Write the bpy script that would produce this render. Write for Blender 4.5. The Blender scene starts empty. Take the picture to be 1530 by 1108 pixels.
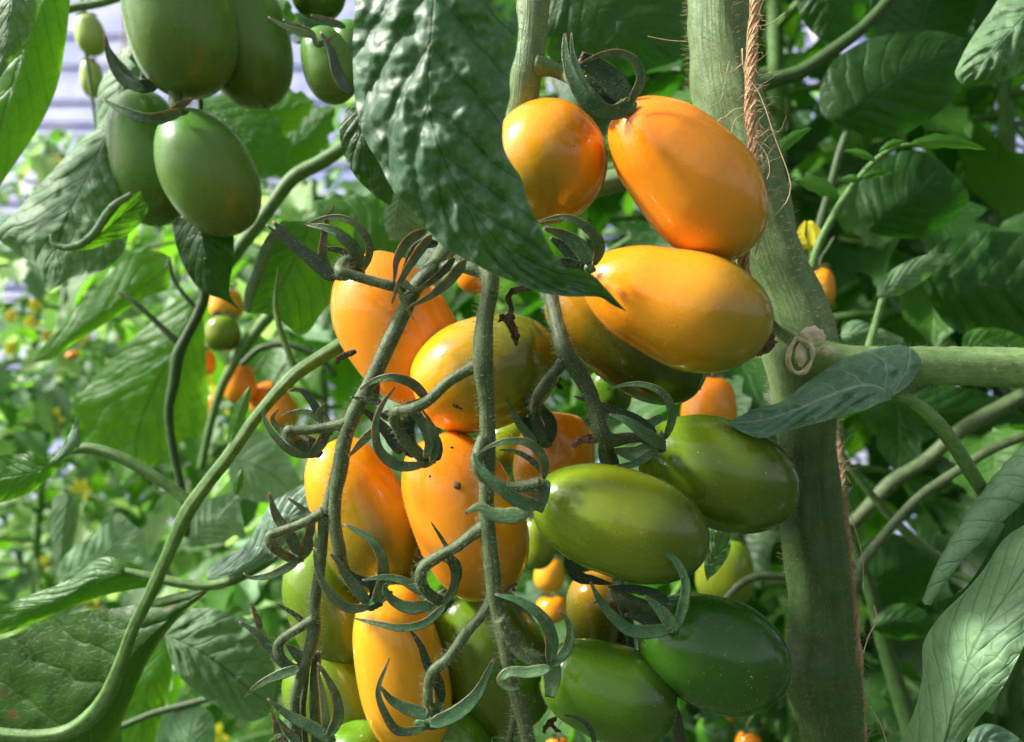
import bpy, math, random
from mathutils import Vector, noise
from mathutils.geometry import intersect_line_line
random.seed(7)
F = 1200.0; CX, CY, CZ = 765.0, 554.0, 1.30
def P(x, y, d):
    """a point seen at photo position x,y standing d metres in front of the camera"""
    return Vector(((x-CX)/F*d, d, CZ-(y-CY)/F*d))
REG = {'Z5': (380,300,3.643), 'Z6': (740,300,3.643), 'Z4': (380,540,3.643), 'ZB': (680,540,3.643),
       'ZL': (340,808,3.643), 'ZR': (700,808,3.643), 'W1': (0,0,2.732), 'W2': (500,0,2.732), 'W3': (970,0,2.732),
       'W4': (0,350,2.732), 'R1': (970,400,2.732), 'R2': (970,708,2.732), 'R3': (0,708,2.732), 'PX': (0,0,1.0)}
def Q(reg, pts):
    ox, oy, s = REG[reg]
    return [(ox+p[0]/s, oy+p[1]/s) + tuple(p[2:]) for p in pts]
sc = bpy.context.scene
COL = sc.collection

# ------------------------------------------------------------------ mesh helpers
class MB:
    def __init__(s):
        s.v = []; s.f = []; s.m = []; s.uv = []; s.a = []      # uv per vertex, a = scalar attribute
    def add(s, verts, faces, mat=0, uv=None, a=None):
        o = len(s.v); s.v.extend(verts)
        s.f.extend([tuple(i+o for i in f) for f in faces]); s.m.extend([mat]*len(faces))
        s.uv.extend(uv if uv else [(0.0, 0.0)]*len(verts)); s.a.extend(a if a else [0.0]*len(verts))
    def build(s, name, mats, parent=None, origin=None, smooth=True):
        if parent is not None: org = parent['_org'] if '_org' in parent else (0,0,0)
        else: org = tuple(origin) if origin is not None else tuple(s.v[0])
        org = Vector(org)
        me = bpy.data.meshes.new(name)
        me.from_pydata([tuple(Vector(p)-org) for p in s.v], [], s.f)
        if not isinstance(mats, (list, tuple)): mats = [mats]
        for m in mats: me.materials.append(m)
        me.polygons.foreach_set('material_index', s.m)
        if smooth: me.polygons.foreach_set('use_smooth', [True]*len(s.f))
        uvl = me.uv_layers.new(name='UVMap')
        li = [0]*len(me.loops); me.loops.foreach_get('vertex_index', li)
        flat = []
        for i in li: flat.extend(s.uv[i])
        uvl.data.foreach_set('uv', flat)
        at = me.attributes.new('axial', 'FLOAT', 'POINT'); at.data.foreach_set('value', s.a)
        me.update()
        o = bpy.data.objects.new(name, me); COL.objects.link(o)
        if parent is not None: o.parent = parent
        else:
            o.location = org; o['_org'] = list(org)
        return o
def tag(o, label=None, cat=None, group=None, kind=None):
    if label: o['label'] = label
    if cat: o['category'] = cat
    if group: o['group'] = group
    if kind: o['kind'] = kind
    return o
def empty(name, loc):
    o = bpy.data.objects.new(name, None); COL.objects.link(o); o.location = loc
    o.empty_display_size = 0.02; o['_org'] = list(loc); return o

def crom(pts, n):
    """smooth resample of tuples (any length) with centripetal-ish Catmull-Rom by arc length"""
    k = len(pts)
    if k == 2:
        return [tuple(a+(b-a)*i/(n-1) for a, b in zip(pts[0], pts[1])) for i in range(n)]
    L = [0.0]
    for i in range(1, k):
        L.append(L[-1]+max(1e-9, math.sqrt(sum((a-b)**2 for a, b in zip(pts[i][:3], pts[i-1][:3])))))
    def tan(i):
        if i == 0: return [(b-a)/(L[1]-L[0]) for a, b in zip(pts[0], pts[1])]
        if i == k-1: return [(b-a)/(L[-1]-L[-2]) for a, b in zip(pts[-2], pts[-1])]
        return [(b-a)/(L[i+1]-L[i-1]) for a, b in zip(pts[i-1], pts[i+1])]
    T = [tan(i) for i in range(k)]
    out = []; j = 0
    for q in range(n):
        s = L[-1]*q/(n-1)
        while j < k-2 and s > L[j+1]: j += 1
        h = L[j+1]-L[j]; t = (s-L[j])/h
        h00 = 2*t**3-3*t*t+1; h10 = t**3-2*t*t+t; h01 = -2*t**3+3*t*t; h11 = t**3-t*t
        out.append(tuple(h00*pts[j][c]+h10*h*T[j][c]+h01*pts[j+1][c]+h11*h*T[j+1][c] for c in range(len(pts[0]))))
    return out
def path(pts, d, n):
    """photo points (x,y[,dd cm]) -> world points"""
    q = [(p[0], p[1], (p[2] if len(p) > 2 else 0.0)*1.0) for p in pts]
    r = crom([(a, b, c*40) for a, b, c in q], n)
    return [P(a, b, d+c/40*0.01) for a, b, c in r]
def frames(pts):
    n = len(pts); T = []
    for i in range(n):
        t = pts[min(n-1, i+1)]-pts[max(0, i-1)]
        T.append(t.normalized() if t.length > 1e-9 else Vector((0,0,1)))
    ref = Vector((0,-1,0))
    if abs(T[0].dot(ref)) > .95: ref = Vector((1,0,0))
    N = (ref-T[0]*ref.dot(T[0])).normalized(); out = []
    for i in range(n):
        N = N-T[i]*N.dot(T[i])
        if N.length < 1e-6: N = Vector((1,0,0))
        N.normalize(); out.append((T[i], N, T[i].cross(N)))
    return out
def tube(mb, pts, rad, seg=12, mat=0, bump=0.04, nf=300.0, ridge=0.0, a0=0.0, a1=1.0):
    """closed tube round world points; rad a number or a list"""
    n = len(pts)
    if not isinstance(rad, (list, tuple)): rad = [rad]*n
    if len(rad) != n: rad = [r[0] for r in crom([(r, 0, 0) for r in rad], n)] if len(set(rad)) > 1 else [rad[0]]*n
    fr = frames(pts); V = []; U = []; A = []
    for i in range(n):
        T, N, B = fr[i]; r = rad[i]
        for k in range(seg):
            th = 2*math.pi*k/seg
            dv = N*math.cos(th)+B*math.sin(th)
            rr = r*(1+bump*noise.noise(pts[i]*nf+dv*1.5)+ridge*math.cos(5*th+i*.03))
            V.append(pts[i]+dv*rr); U.append((i/(n-1), k/seg)); A.append(a0+(a1-a0)*i/(n-1))
    Fc = [(i*seg+k, i*seg+(k+1)%seg, (i+1)*seg+(k+1)%seg, (i+1)*seg+k) for i in range(n-1) for k in range(seg)]
    o = len(V); V.append(pts[0]-fr[0][0]*rad[0]*.55); V.append(pts[-1]+fr[-1][0]*rad[-1]*.55)
    U += [(0,0),(1,0)]; A += [a0, a1]
    Fc += [(o, (k+1) % seg, k) for k in range(seg)]
    Fc += [(o+1, (n-1)*seg+k, (n-1)*seg+(k+1)%seg) for k in range(seg)]
    mb.add(V, Fc, mat, U, A)
    return fr
def rands(rng, a, b): return rng.uniform(a, b)
def hair(mb, p, nrm, ln, rad, mat, rng, droop=0.0):
    """one tapered curved hair: two joints, three sides"""
    d = (nrm+Vector((rng.uniform(-1,1), rng.uniform(-1,1), rng.uniform(-1,1)))*.45).normalized()
    d2 = (d+Vector((rng.uniform(-1,1), rng.uniform(-1,1), rng.uniform(-1,1)-droop))*.5).normalized()
    s = d.orthogonal().normalized(); t = d.cross(s)
    V = []
    for q, r in ((p-d*rad, rad), (p+d*ln*.55, rad*.7)):
        for k in range(3):
            th = 2.094*k; V.append(q+(s*math.cos(th)+t*math.sin(th))*r)
    V.append(p+d*ln*.55+d2*ln*.45)
    Fc = [(0,1,4,3),(1,2,5,4),(2,0,3,5),(3,4,6),(4,5,6),(5,3,6)]
    mb.add(V, Fc, mat)
def hairs_on(mb, n, ln, rad, mat, seed=1, f0=0, facing=True):
    """scatter n hairs over the faces already in mb"""
    rng = random.Random(seed); V = mb.v; FA = []
    tot = 0.0; cum = []
    for f in mb.f[f0:]:
        if len(f) < 3: continue
        a, b, c = Vector(V[f[0]]), Vector(V[f[1]]), Vector(V[f[2]])
        cr = (b-a).cross(c-a); ar = cr.length
        if ar < 1e-14: continue
        nrm = cr.normalized()
        if facing and nrm.y > .35: continue            # far side of the stalk is never in view
        tot += ar; cum.append(tot); FA.append((f, nrm))
    if not cum: return
    import bisect
    for _ in range(n):
        f, nrm = FA[min(len(FA)-1, bisect.bisect(cum, rng.uniform(0, tot)))]
        w = [rng.random() for _ in f]; sw = sum(w); p = Vector((0,0,0))
        for i, q in zip(f, w): p += Vector(V[i])*(q/sw)
        hair(mb, p, nrm, ln*rng.uniform(.35, 1.3), rad, mat, rng)

# ------------------------------------------------------------------ node helpers
class NT:
    def __init__(s, name):
        s.m = bpy.data.materials.new(name); s.m.use_nodes = True
        s.t = s.m.node_tree; s.t.nodes.clear()
    def n(s, typ, **kw):
        nd = s.t.nodes.new(typ)
        for k, v in kw.items():
            if k == 'ins':
                for a, b in v.items(): s.set(nd.inputs[a], b)
            else: setattr(nd, k, v)
        return nd
    def set(s, sock, v):
        if isinstance(v, bpy.types.NodeSocket): s.t.links.new(v, sock)
        elif isinstance(v, (tuple, list)) and len(v) == 3 and sock.type == 'RGBA': sock.default_value = (*v, 1)
        else: sock.default_value = v
    def math(s, op, a, b=None, c=None, clamp=False):
        nd = s.n('ShaderNodeMath', operation=op, use_clamp=clamp); s.set(nd.inputs[0], a)
        if b is not None: s.set(nd.inputs[1], b)
        if c is not None: s.set(nd.inputs[2], c)
        return nd.outputs[0]
    def mix(s, f, a, b, mode='MIX'):
        nd = s.n('ShaderNodeMix', data_type='RGBA', blend_type=mode)
        s.set(nd.inputs[0], f); s.set(nd.inputs[6], a); s.set(nd.inputs[7], b); return nd.outputs[2]
    def ss(s, x, lo, hi, a=0.0, b=1.0):
        nd = s.n('ShaderNodeMapRange', interpolation_type='SMOOTHSTEP')
        s.set(nd.inputs[0], x); nd.inputs[1].default_value = lo; nd.inputs[2].default_value = hi
        nd.inputs[3].default_value = a; nd.inputs[4].default_value = b; return nd.outputs[0]
    def noise(s, vec, scale, detail=3, rough=.55, dist=0.0):
        nd = s.n('ShaderNodeTexNoise'); s.set(nd.inputs['Vector'], vec); nd.inputs['Scale'].default_value = scale
        nd.inputs['Detail'].default_value = detail; nd.inputs['Roughness'].default_value = rough
        nd.inputs['Distortion'].default_value = dist; return nd.outputs[0]
    def vor(s, vec, scale, feature='F1', rnd=1.0):
        nd = s.n('ShaderNodeTexVoronoi', feature=feature); s.set(nd.inputs['Vector'], vec)
        nd.inputs['Scale'].default_value = scale; nd.inputs['Randomness'].default_value = rnd; return nd
    def out(s, sh):
        o = s.n('ShaderNodeOutputMaterial'); s.t.links.new(sh, o.inputs[0]); return s.m
    def obj(s): return s.n('ShaderNodeTexCoord').outputs['Object']
    def uv(s): return s.n('ShaderNodeTexCoord').outputs['UV']
    def map(s, vec, scale):
        nd = s.n('ShaderNodeMapping'); s.set(nd.inputs[0], vec); nd.inputs[3].default_value = scale; return nd.outputs[0]
    def bump(s, h, strength, dist, prev=None):
        nd = s.n('ShaderNodeBump'); s.set(nd.inputs['Height'], h); nd.inputs['Strength'].default_value = strength
        nd.inputs['Distance'].default_value = dist
        if prev is not None: s.t.links.new(prev, nd.inputs['Normal'])
        return nd.outputs[0]

def mat_tomato(name, c0, c1, c2, m0=.3, m1=.75, rough=.11, sss=.30, fleck=.4, streak=.35, spec=.55, sssr=(1,.55,.12), dust=.0):
    """skin: shoulder colour c0, body c1, blossom end c2 along the fruit's axis"""
    t = NT(name); o = t.obj()
    ax = t.n('ShaderNodeAttribute', attribute_name='axial').outputs['Fac']
    wob = t.math('ADD', ax, t.math('MULTIPLY', t.math('SUBTRACT', t.noise(o, 70, 3), .5), .45))
    c = t.mix(t.ss(wob, m0-.22, m0+.22), c0, c1)
    c = t.mix(t.ss(wob, m1-.25, m1+.25), c, c2)
    # fine streaks running from stalk to tip
    uv = t.map(t.uv(), (1.2, 22, 1))
    st = t.noise(uv, 3.0, 4, .6, .6)
    c = t.mix(t.math('MULTIPLY', t.ss(st, .42, .72), streak), c, t.mix(1.0, c, (1.45,1.4,.9), 'MULTIPLY'))
    blot = t.noise(o, 130, 4, .65)
    c = t.mix(t.math('MULTIPLY', t.ss(blot, .45, .7), .28), c, t.mix(1.0, c, (.72,.8,.6), 'MULTIPLY'))
    fl = t.vor(o, 900); flm = t.math('MULTIPLY', t.ss(fl.outputs['Distance'], .05, .2, 1, 0), t.ss(t.noise(o, 240, 2), .52, .68))
    c = t.mix(t.math('MULTIPLY', flm, fleck), c, (.85,.72,.32))
    fl2 = t.vor(o, 330); col2 = t.n('ShaderNodeSeparateColor', ins={0: fl2.outputs['Color']}).outputs[0]
    f2 = t.math('MULTIPLY', t.ss(fl2.outputs['Distance'], .03, .085, 1, 0), t.ss(col2, .62, .66))
    c = t.mix(t.math('MULTIPLY', f2, min(1, fleck*1.6)), c, (.9,.85,.6))
    f3 = t.vor(o, 160); col3 = t.n('ShaderNodeSeparateColor', ins={0: f3.outputs['Color']}).outputs[1]
    sp = t.math('MULTIPLY', t.ss(f3.outputs['Distance'], .03, .07, 1, 0), t.ss(col3, .80, .82))
    c = t.mix(t.math('MULTIPLY', sp, .8), c, (.05,.03,.01))
    r = t.math('ADD', rough, t.math('MULTIPLY', t.ss(t.noise(o, 420, 4, .7), .4, .75), .10))
    r = t.math('ADD', r, t.math('MULTIPLY', t.ss(t.noise(o, 60, 2), .45, .7), .06))
    b = t.bump(t.noise(o, 1100, 3, .6), 0.13, .0004)
    b = t.bump(t.noise(o, 120, 2), .18, .0010, b)
    p = t.n('ShaderNodeBsdfPrincipled', ins={'Base Color': c, 'Roughness': r, 'Normal': b, 'Subsurface Weight': sss,
        'Subsurface Scale': .0035, 'Specular IOR Level': spec, 'Sheen Weight': dust, 'Sheen Roughness': .45, 'Sheen Tint': (.9,.9,.7,1)})
    p.inputs['Subsurface Radius'].default_value = sssr
    return t.out(p.outputs[0])
def mat_stalk(name, c0, c1, c2=(.05,.03,.02), rough=.55, streak=12, dust=.3, sss=.1, tipdark=0.0, dots=.35, shade_tint=None, groove=1.0):
    t = NT(name); o = t.obj(); uv = t.map(t.uv(), (5, streak, 1))
    c = t.mix(t.ss(t.noise(o, 260, 5, .65), .35, .65), c0, c1)
    c = t.mix(t.math('MULTIPLY', t.ss(t.noise(uv, 1.5, 4, .6), .45, .7), .45), c, t.mix(1.0, c, (1.5,1.5,1.5), 'MULTIPLY'))
    dk = t.vor(o, 700); c = t.mix(t.math('MULTIPLY', t.ss(dk.outputs['Distance'], .1, .3, 1, 0), dots), c, c2)
    lt = t.noise(o, 1400, 3, .7); c = t.mix(t.math('MULTIPLY', t.ss(lt, .58, .7), dust), c, (.55,.58,.42))
    if tipdark:
        ax = t.n('ShaderNodeAttribute', attribute_name='axial').outputs['Fac']
        c = t.mix(t.ss(ax, .945, .985), c, (.085,.045,.03))
        c = t.mix(t.math('MULTIPLY', t.ss(ax, .35, .9), .35), c, t.mix(1.0, c, (.7,.78,.9), 'MULTIPLY'))
    if shade_tint:  # painted shade: colour darkened towards the far end of the stem
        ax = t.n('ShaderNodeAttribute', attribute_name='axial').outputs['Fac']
        c = t.mix(t.ss(t.math('ADD', ax, t.math('MULTIPLY', t.noise(o, 40, 3), .12)), .56, .72), c, t.mix(1.0, c, shade_tint, 'MULTIPLY'))
    h = t.math('ADD', t.noise(o, 1500, 3), t.math('MULTIPLY', t.noise(uv, 2.0, 3), groove))
    b = t.bump(h, .4, .0004)
    p = t.n('ShaderNodeBsdfPrincipled', ins={'Base Color': c, 'Roughness': rough, 'Normal': b, 'Subsurface Weight': sss,
        'Subsurface Scale': .003, 'Sheen Weight': .12, 'Sheen Roughness': .4, 'Sheen Tint': (.8,.9,.6,1), 'Specular IOR Level': .4})
    return t.out(p.outputs[0])
def mat_leaf(name, c, vein, under=None, trans=.35, tcol=None, rough=.42, nl=8.0, veins=1.0, blem=0.0, spec=.5, sheen=.08, bloom=.2, k=2.6, bumps=1.0, cell=150, fine=.8, pilw=.14, vg=1.0, midw=.05):
    """blade: uv.x along the midrib, uv.y 0..1 across"""
    under = under or tuple(min(1, q*1.7+.02) for q in c); tcol = tcol or (c[0]*3.0, c[1]*2.6, c[2]*1.1)
    t = NT(name); o = t.obj(); sx = t.n('ShaderNodeSeparateXYZ', ins={0: t.uv()})
    u = sx.outputs[0]; av = t.math('ABSOLUTE', t.math('SUBTRACT', t.math('MULTIPLY', sx.outputs[1], 2.0), 1.0))
    wv = t.math('MULTIPLY', t.math('SUBTRACT', t.noise(o, 45, 3), .5), 1.1)
    s = t.math('ADD', t.math('SUBTRACT', t.math('MULTIPLY', u, nl), t.math('MULTIPLY', av, k)), wv)
    fr = t.math('ABSOLUTE', t.math('SUBTRACT', t.math('FRACT', s), .5))       # .5 on the vein
    lat = t.ss(fr, .455, .5); latw = t.ss(fr, .25, .5)
    mid = t.ss(av, midw*.3, midw, 1, 0)
    wo = t.n('ShaderNodeVectorMath', operation='ADD', ins={0: o, 1: t.n('ShaderNodeVectorMath', operation='SCALE', ins={0: t.n('ShaderNodeTexNoise', ins={'Vector': o, 'Scale': 120.0}).outputs['Color'], 'Scale': .006}).outputs[0]}).outputs[0]
    vo = t.vor(wo, cell, 'DISTANCE_TO_EDGE'); ret = t.ss(vo.outputs['Distance'], .0, .07, 1, 0); pil = t.ss(vo.outputs['Distance'], .0, .45)
    vo2 = t.vor(o, 620, 'DISTANCE_TO_EDGE'); ret2 = t.ss(vo2.outputs['Distance'], .0, .12, 1, 0)
    vm = t.math('MAXIMUM', mid, t.math('MAXIMUM', t.math('MULTIPLY', lat, .95), t.math('MULTIPLY', ret, .34)))
    vm = t.math('MAXIMUM', vm, t.math('MULTIPLY', ret2, .12))
    vm = t.math('MULTIPLY', vm, veins)
    base = t.mix(t.ss(t.noise(o, 55, 4, .6), .35, .68), c, tuple(q*1.45 for q in c))
    base = t.mix(t.math('MULTIPLY', t.ss(t.noise(o, 500, 4, .7), .45, .75), bloom), base, (.30,.38,.30))
    base = t.mix(t.math('MULTIPLY', vm, .8), base, vein)
    if blem:
        bl = t.math('MULTIPLY', t.ss(t.vor(o, 85).outputs['Distance'], .10, .3, 1, 0), t.ss(t.noise(o, 30, 2), .42, .55))
        base = t.mix(t.math('MULTIPLY', bl, blem), base, (.16,.07,.02))
    ed = t.math('MULTIPLY', t.ss(av, .93, 1.0), .5)
    base = t.mix(ed, base, tuple(min(1, q*1.6+.02) for q in c))
    geo = t.n('ShaderNodeNewGeometry').outputs['Backfacing']
    base2 = t.mix(geo, base, t.mix(t.math('MULTIPLY', vm, .6), under, tuple(min(1, q*1.4) for q in under)))
    h = t.math('SUBTRACT', t.math('MULTIPLY', t.noise(o, 110, 3), .5*fine), t.math('MULTIPLY', latw, .28))
    h = t.math('SUBTRACT', h, t.math('MULTIPLY', t.ss(fr, .41, .5), .55*vg)); h = t.math('SUBTRACT', h, t.math('MULTIPLY', ret, .22*vg)); h = t.math('ADD', h, t.math('MULTIPLY', pil, pilw)); h = t.math('SUBTRACT', h, t.math('MULTIPLY', mid, .5))
    b = t.bump(h, .42*bumps, .0012); b = t.bump(t.noise(o, 1300, 2), .25, .0003, b)
    p = t.n('ShaderNodeBsdfPrincipled', ins={'Base Color': base2, 'Roughness': rough, 'Normal': b, 'Specular IOR Level': spec,
        'Sheen Weight': sheen, 'Sheen Roughness': .5, 'Sheen Tint': (.8,.95,.7,1)})
    tc = t.mix(t.math('MULTIPLY', vm, .8), tcol, tuple(q*.40 for q in tcol))
    tr = t.n('ShaderNodeBsdfTranslucent', ins={'Color': tc, 'Normal': b})
    mx = t.n('ShaderNodeMixShader', ins={0: trans}); t.t.links.new(p.outputs[0], mx.inputs[1]); t.t.links.new(tr.outputs[0], mx.inputs[2])
    return t.out(mx.outputs[0])
def mat_plain(name, c, rough=.6, c2=None, sc_=200, sss=0, tr=0):
    t = NT(name); o = t.obj(); cc = t.mix(t.ss(t.noise(o, sc_, 4, .65), .35, .65), c, c2 or tuple(q*.6 for q in c))
    p = t.n('ShaderNodeBsdfPrincipled', ins={'Base Color': cc, 'Roughness': rough, 'Subsurface Weight': sss, 'Subsurface Scale': .003,
            'Normal': t.bump(t.noise(o, sc_*3, 3), .4, .0005)})
    if not tr: return t.out(p.outputs[0])
    q = t.n('ShaderNodeBsdfTranslucent', ins={'Color': c}); mx = t.n('ShaderNodeMixShader', ins={0: tr})
    t.t.links.new(p.outputs[0], mx.inputs[1]); t.t.links.new(q.outputs[0], mx.inputs[2]); return t.out(mx.outputs[0])

M = {}
O1, O2 = (.88,.27,.008), (.80,.27,.010)
M['orange']  = mat_tomato('orange_skin', (.90,.27,.010), (.86,.315,.018), (.48,.25,.014), .3, .85, fleck=.35, streak=.05)
M['orange2'] = mat_tomato('amber_skin', (.90,.30,.010), (.80,.33,.018), (.32,.22,.014), .3, .70, fleck=.4, streak=.07)
M['yellow']  = mat_tomato('yellow_skin', (.90,.40,.018), (.86,.39,.022), (.60,.35,.018), .3, .85, fleck=.3, streak=.05)
M['turn']    = mat_tomato('turning_skin', (.90,.39,.010), (.56,.30,.012), (.15,.16,.010), .25, .52, fleck=.4, streak=.1)
M['olive']   = mat_tomato('olive_skin', (.55,.25,.010), (.17,.145,.010), (.06,.09,.010), .15, .5, fleck=.35, streak=.15)
M['green1']  = mat_tomato('lime_green_skin', (.20,.32,.016), (.19,.24,.012), (.08,.13,.010), .22, .7, fleck=.5, streak=.35, sssr=(.7,1,.15))
M['olive2']  = mat_tomato('olive_green_skin', (.14,.25,.014), (.11,.175,.011), (.06,.105,.009), .22, .7, fleck=.5, streak=.3, sssr=(.7,1,.2))
M['green2']  = mat_tomato('mid_green_skin', (.11,.25,.014), (.08,.18,.011), (.045,.105,.010), .22, .7, fleck=.5, streak=.3, sssr=(.5,1,.2))
M['green3']  = mat_tomato('deep_green_skin', (.065,.20,.014), (.028,.105,.010), (.022,.075,.009), .2, .7, fleck=.6, streak=.25, sssr=(.4,1,.2))
M['grape']   = mat_tomato('unripe_skin', (.085,.24,.030), (.10,.205,.030), (.085,.135,.028), .35, .85, rough=.24, fleck=.35, streak=.35, sssr=(.5,1,.3), dust=.1, spec=.4)
M['pip']     = mat_tomato('young_fruit_skin', (.34,.50,.12), (.36,.48,.10), (.30,.40,.10), .35, .85, rough=.2, fleck=.1, streak=.2, sssr=(.5,1,.3))
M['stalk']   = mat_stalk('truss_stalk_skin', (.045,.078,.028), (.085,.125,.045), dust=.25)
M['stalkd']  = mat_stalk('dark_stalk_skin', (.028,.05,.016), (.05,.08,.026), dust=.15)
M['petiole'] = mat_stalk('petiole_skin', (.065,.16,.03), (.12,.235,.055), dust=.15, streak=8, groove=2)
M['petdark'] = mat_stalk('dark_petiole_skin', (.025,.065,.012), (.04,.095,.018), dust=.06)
M['trunk']   = mat_stalk('vine_skin', (.095,.165,.055), (.14,.22,.085), rough=.5, streak=26, dust=.25, dots=.15, shade_tint=(.36,.48,.36), groove=2.5)  # shade on the lower vine is part of this colour
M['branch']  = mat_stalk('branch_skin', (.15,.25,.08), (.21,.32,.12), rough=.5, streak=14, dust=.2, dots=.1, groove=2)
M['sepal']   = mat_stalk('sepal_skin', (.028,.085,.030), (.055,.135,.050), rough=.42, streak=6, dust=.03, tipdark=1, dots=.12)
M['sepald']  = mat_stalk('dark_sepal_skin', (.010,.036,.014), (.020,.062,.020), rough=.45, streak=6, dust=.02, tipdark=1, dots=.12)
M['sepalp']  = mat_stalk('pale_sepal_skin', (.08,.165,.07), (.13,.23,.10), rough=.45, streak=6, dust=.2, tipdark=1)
M['hair']    = mat_plain('hair_white', (.40,.46,.30), .5, (.48,.50,.36), tr=.45)
M['hairg']   = mat_plain('hair_gold', (.75,.62,.30), .5, (.7,.6,.35), tr=.45)
M['hairb']   = mat_plain('hair_tan', (.55,.45,.22), .5, (.4,.4,.22), tr=.3)
M['dry']     = mat_plain('withered_brown', (.06,.028,.018), .8, (.15,.08,.05), 500)
M['scar']    = mat_plain('scar_tissue', (.74,.64,.47), .85, (.46,.40,.24), 260)
M['twine']   = mat_plain('jute_fibre', (.38,.21,.11), .85, (.55,.36,.20), 900)
M['twinel']  = mat_plain('pale_fibre', (.62,.48,.30), .8, (.5,.36,.2), 900)
# leaves
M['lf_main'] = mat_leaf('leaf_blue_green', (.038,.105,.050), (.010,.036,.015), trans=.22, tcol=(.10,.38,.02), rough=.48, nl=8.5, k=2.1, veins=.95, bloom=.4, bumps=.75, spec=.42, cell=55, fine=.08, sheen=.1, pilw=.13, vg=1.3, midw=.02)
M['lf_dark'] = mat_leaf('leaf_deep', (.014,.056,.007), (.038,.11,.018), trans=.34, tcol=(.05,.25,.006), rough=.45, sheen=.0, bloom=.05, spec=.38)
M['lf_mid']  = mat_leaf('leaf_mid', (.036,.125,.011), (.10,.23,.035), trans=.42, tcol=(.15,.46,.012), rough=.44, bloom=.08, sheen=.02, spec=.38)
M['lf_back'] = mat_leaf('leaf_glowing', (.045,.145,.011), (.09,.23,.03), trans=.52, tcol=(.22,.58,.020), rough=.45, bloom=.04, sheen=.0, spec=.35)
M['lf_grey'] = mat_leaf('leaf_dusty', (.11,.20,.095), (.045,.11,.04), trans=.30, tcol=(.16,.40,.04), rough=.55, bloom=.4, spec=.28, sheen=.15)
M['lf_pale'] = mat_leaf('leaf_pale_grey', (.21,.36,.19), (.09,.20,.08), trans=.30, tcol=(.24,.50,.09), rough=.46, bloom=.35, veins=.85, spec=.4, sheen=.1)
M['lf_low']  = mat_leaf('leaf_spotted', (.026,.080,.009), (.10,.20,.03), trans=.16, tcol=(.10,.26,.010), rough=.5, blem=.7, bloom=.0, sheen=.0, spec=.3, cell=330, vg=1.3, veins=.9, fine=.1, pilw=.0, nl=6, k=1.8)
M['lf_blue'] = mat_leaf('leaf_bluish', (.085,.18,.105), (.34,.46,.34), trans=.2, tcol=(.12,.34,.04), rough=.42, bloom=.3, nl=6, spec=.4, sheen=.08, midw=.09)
M['lf_bright'] = mat_leaf('leaf_sunny', (.27,.42,.16), (.34,.48,.24), trans=.5, tcol=(.52,.85,.20), rough=.35, bloom=.2)
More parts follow.
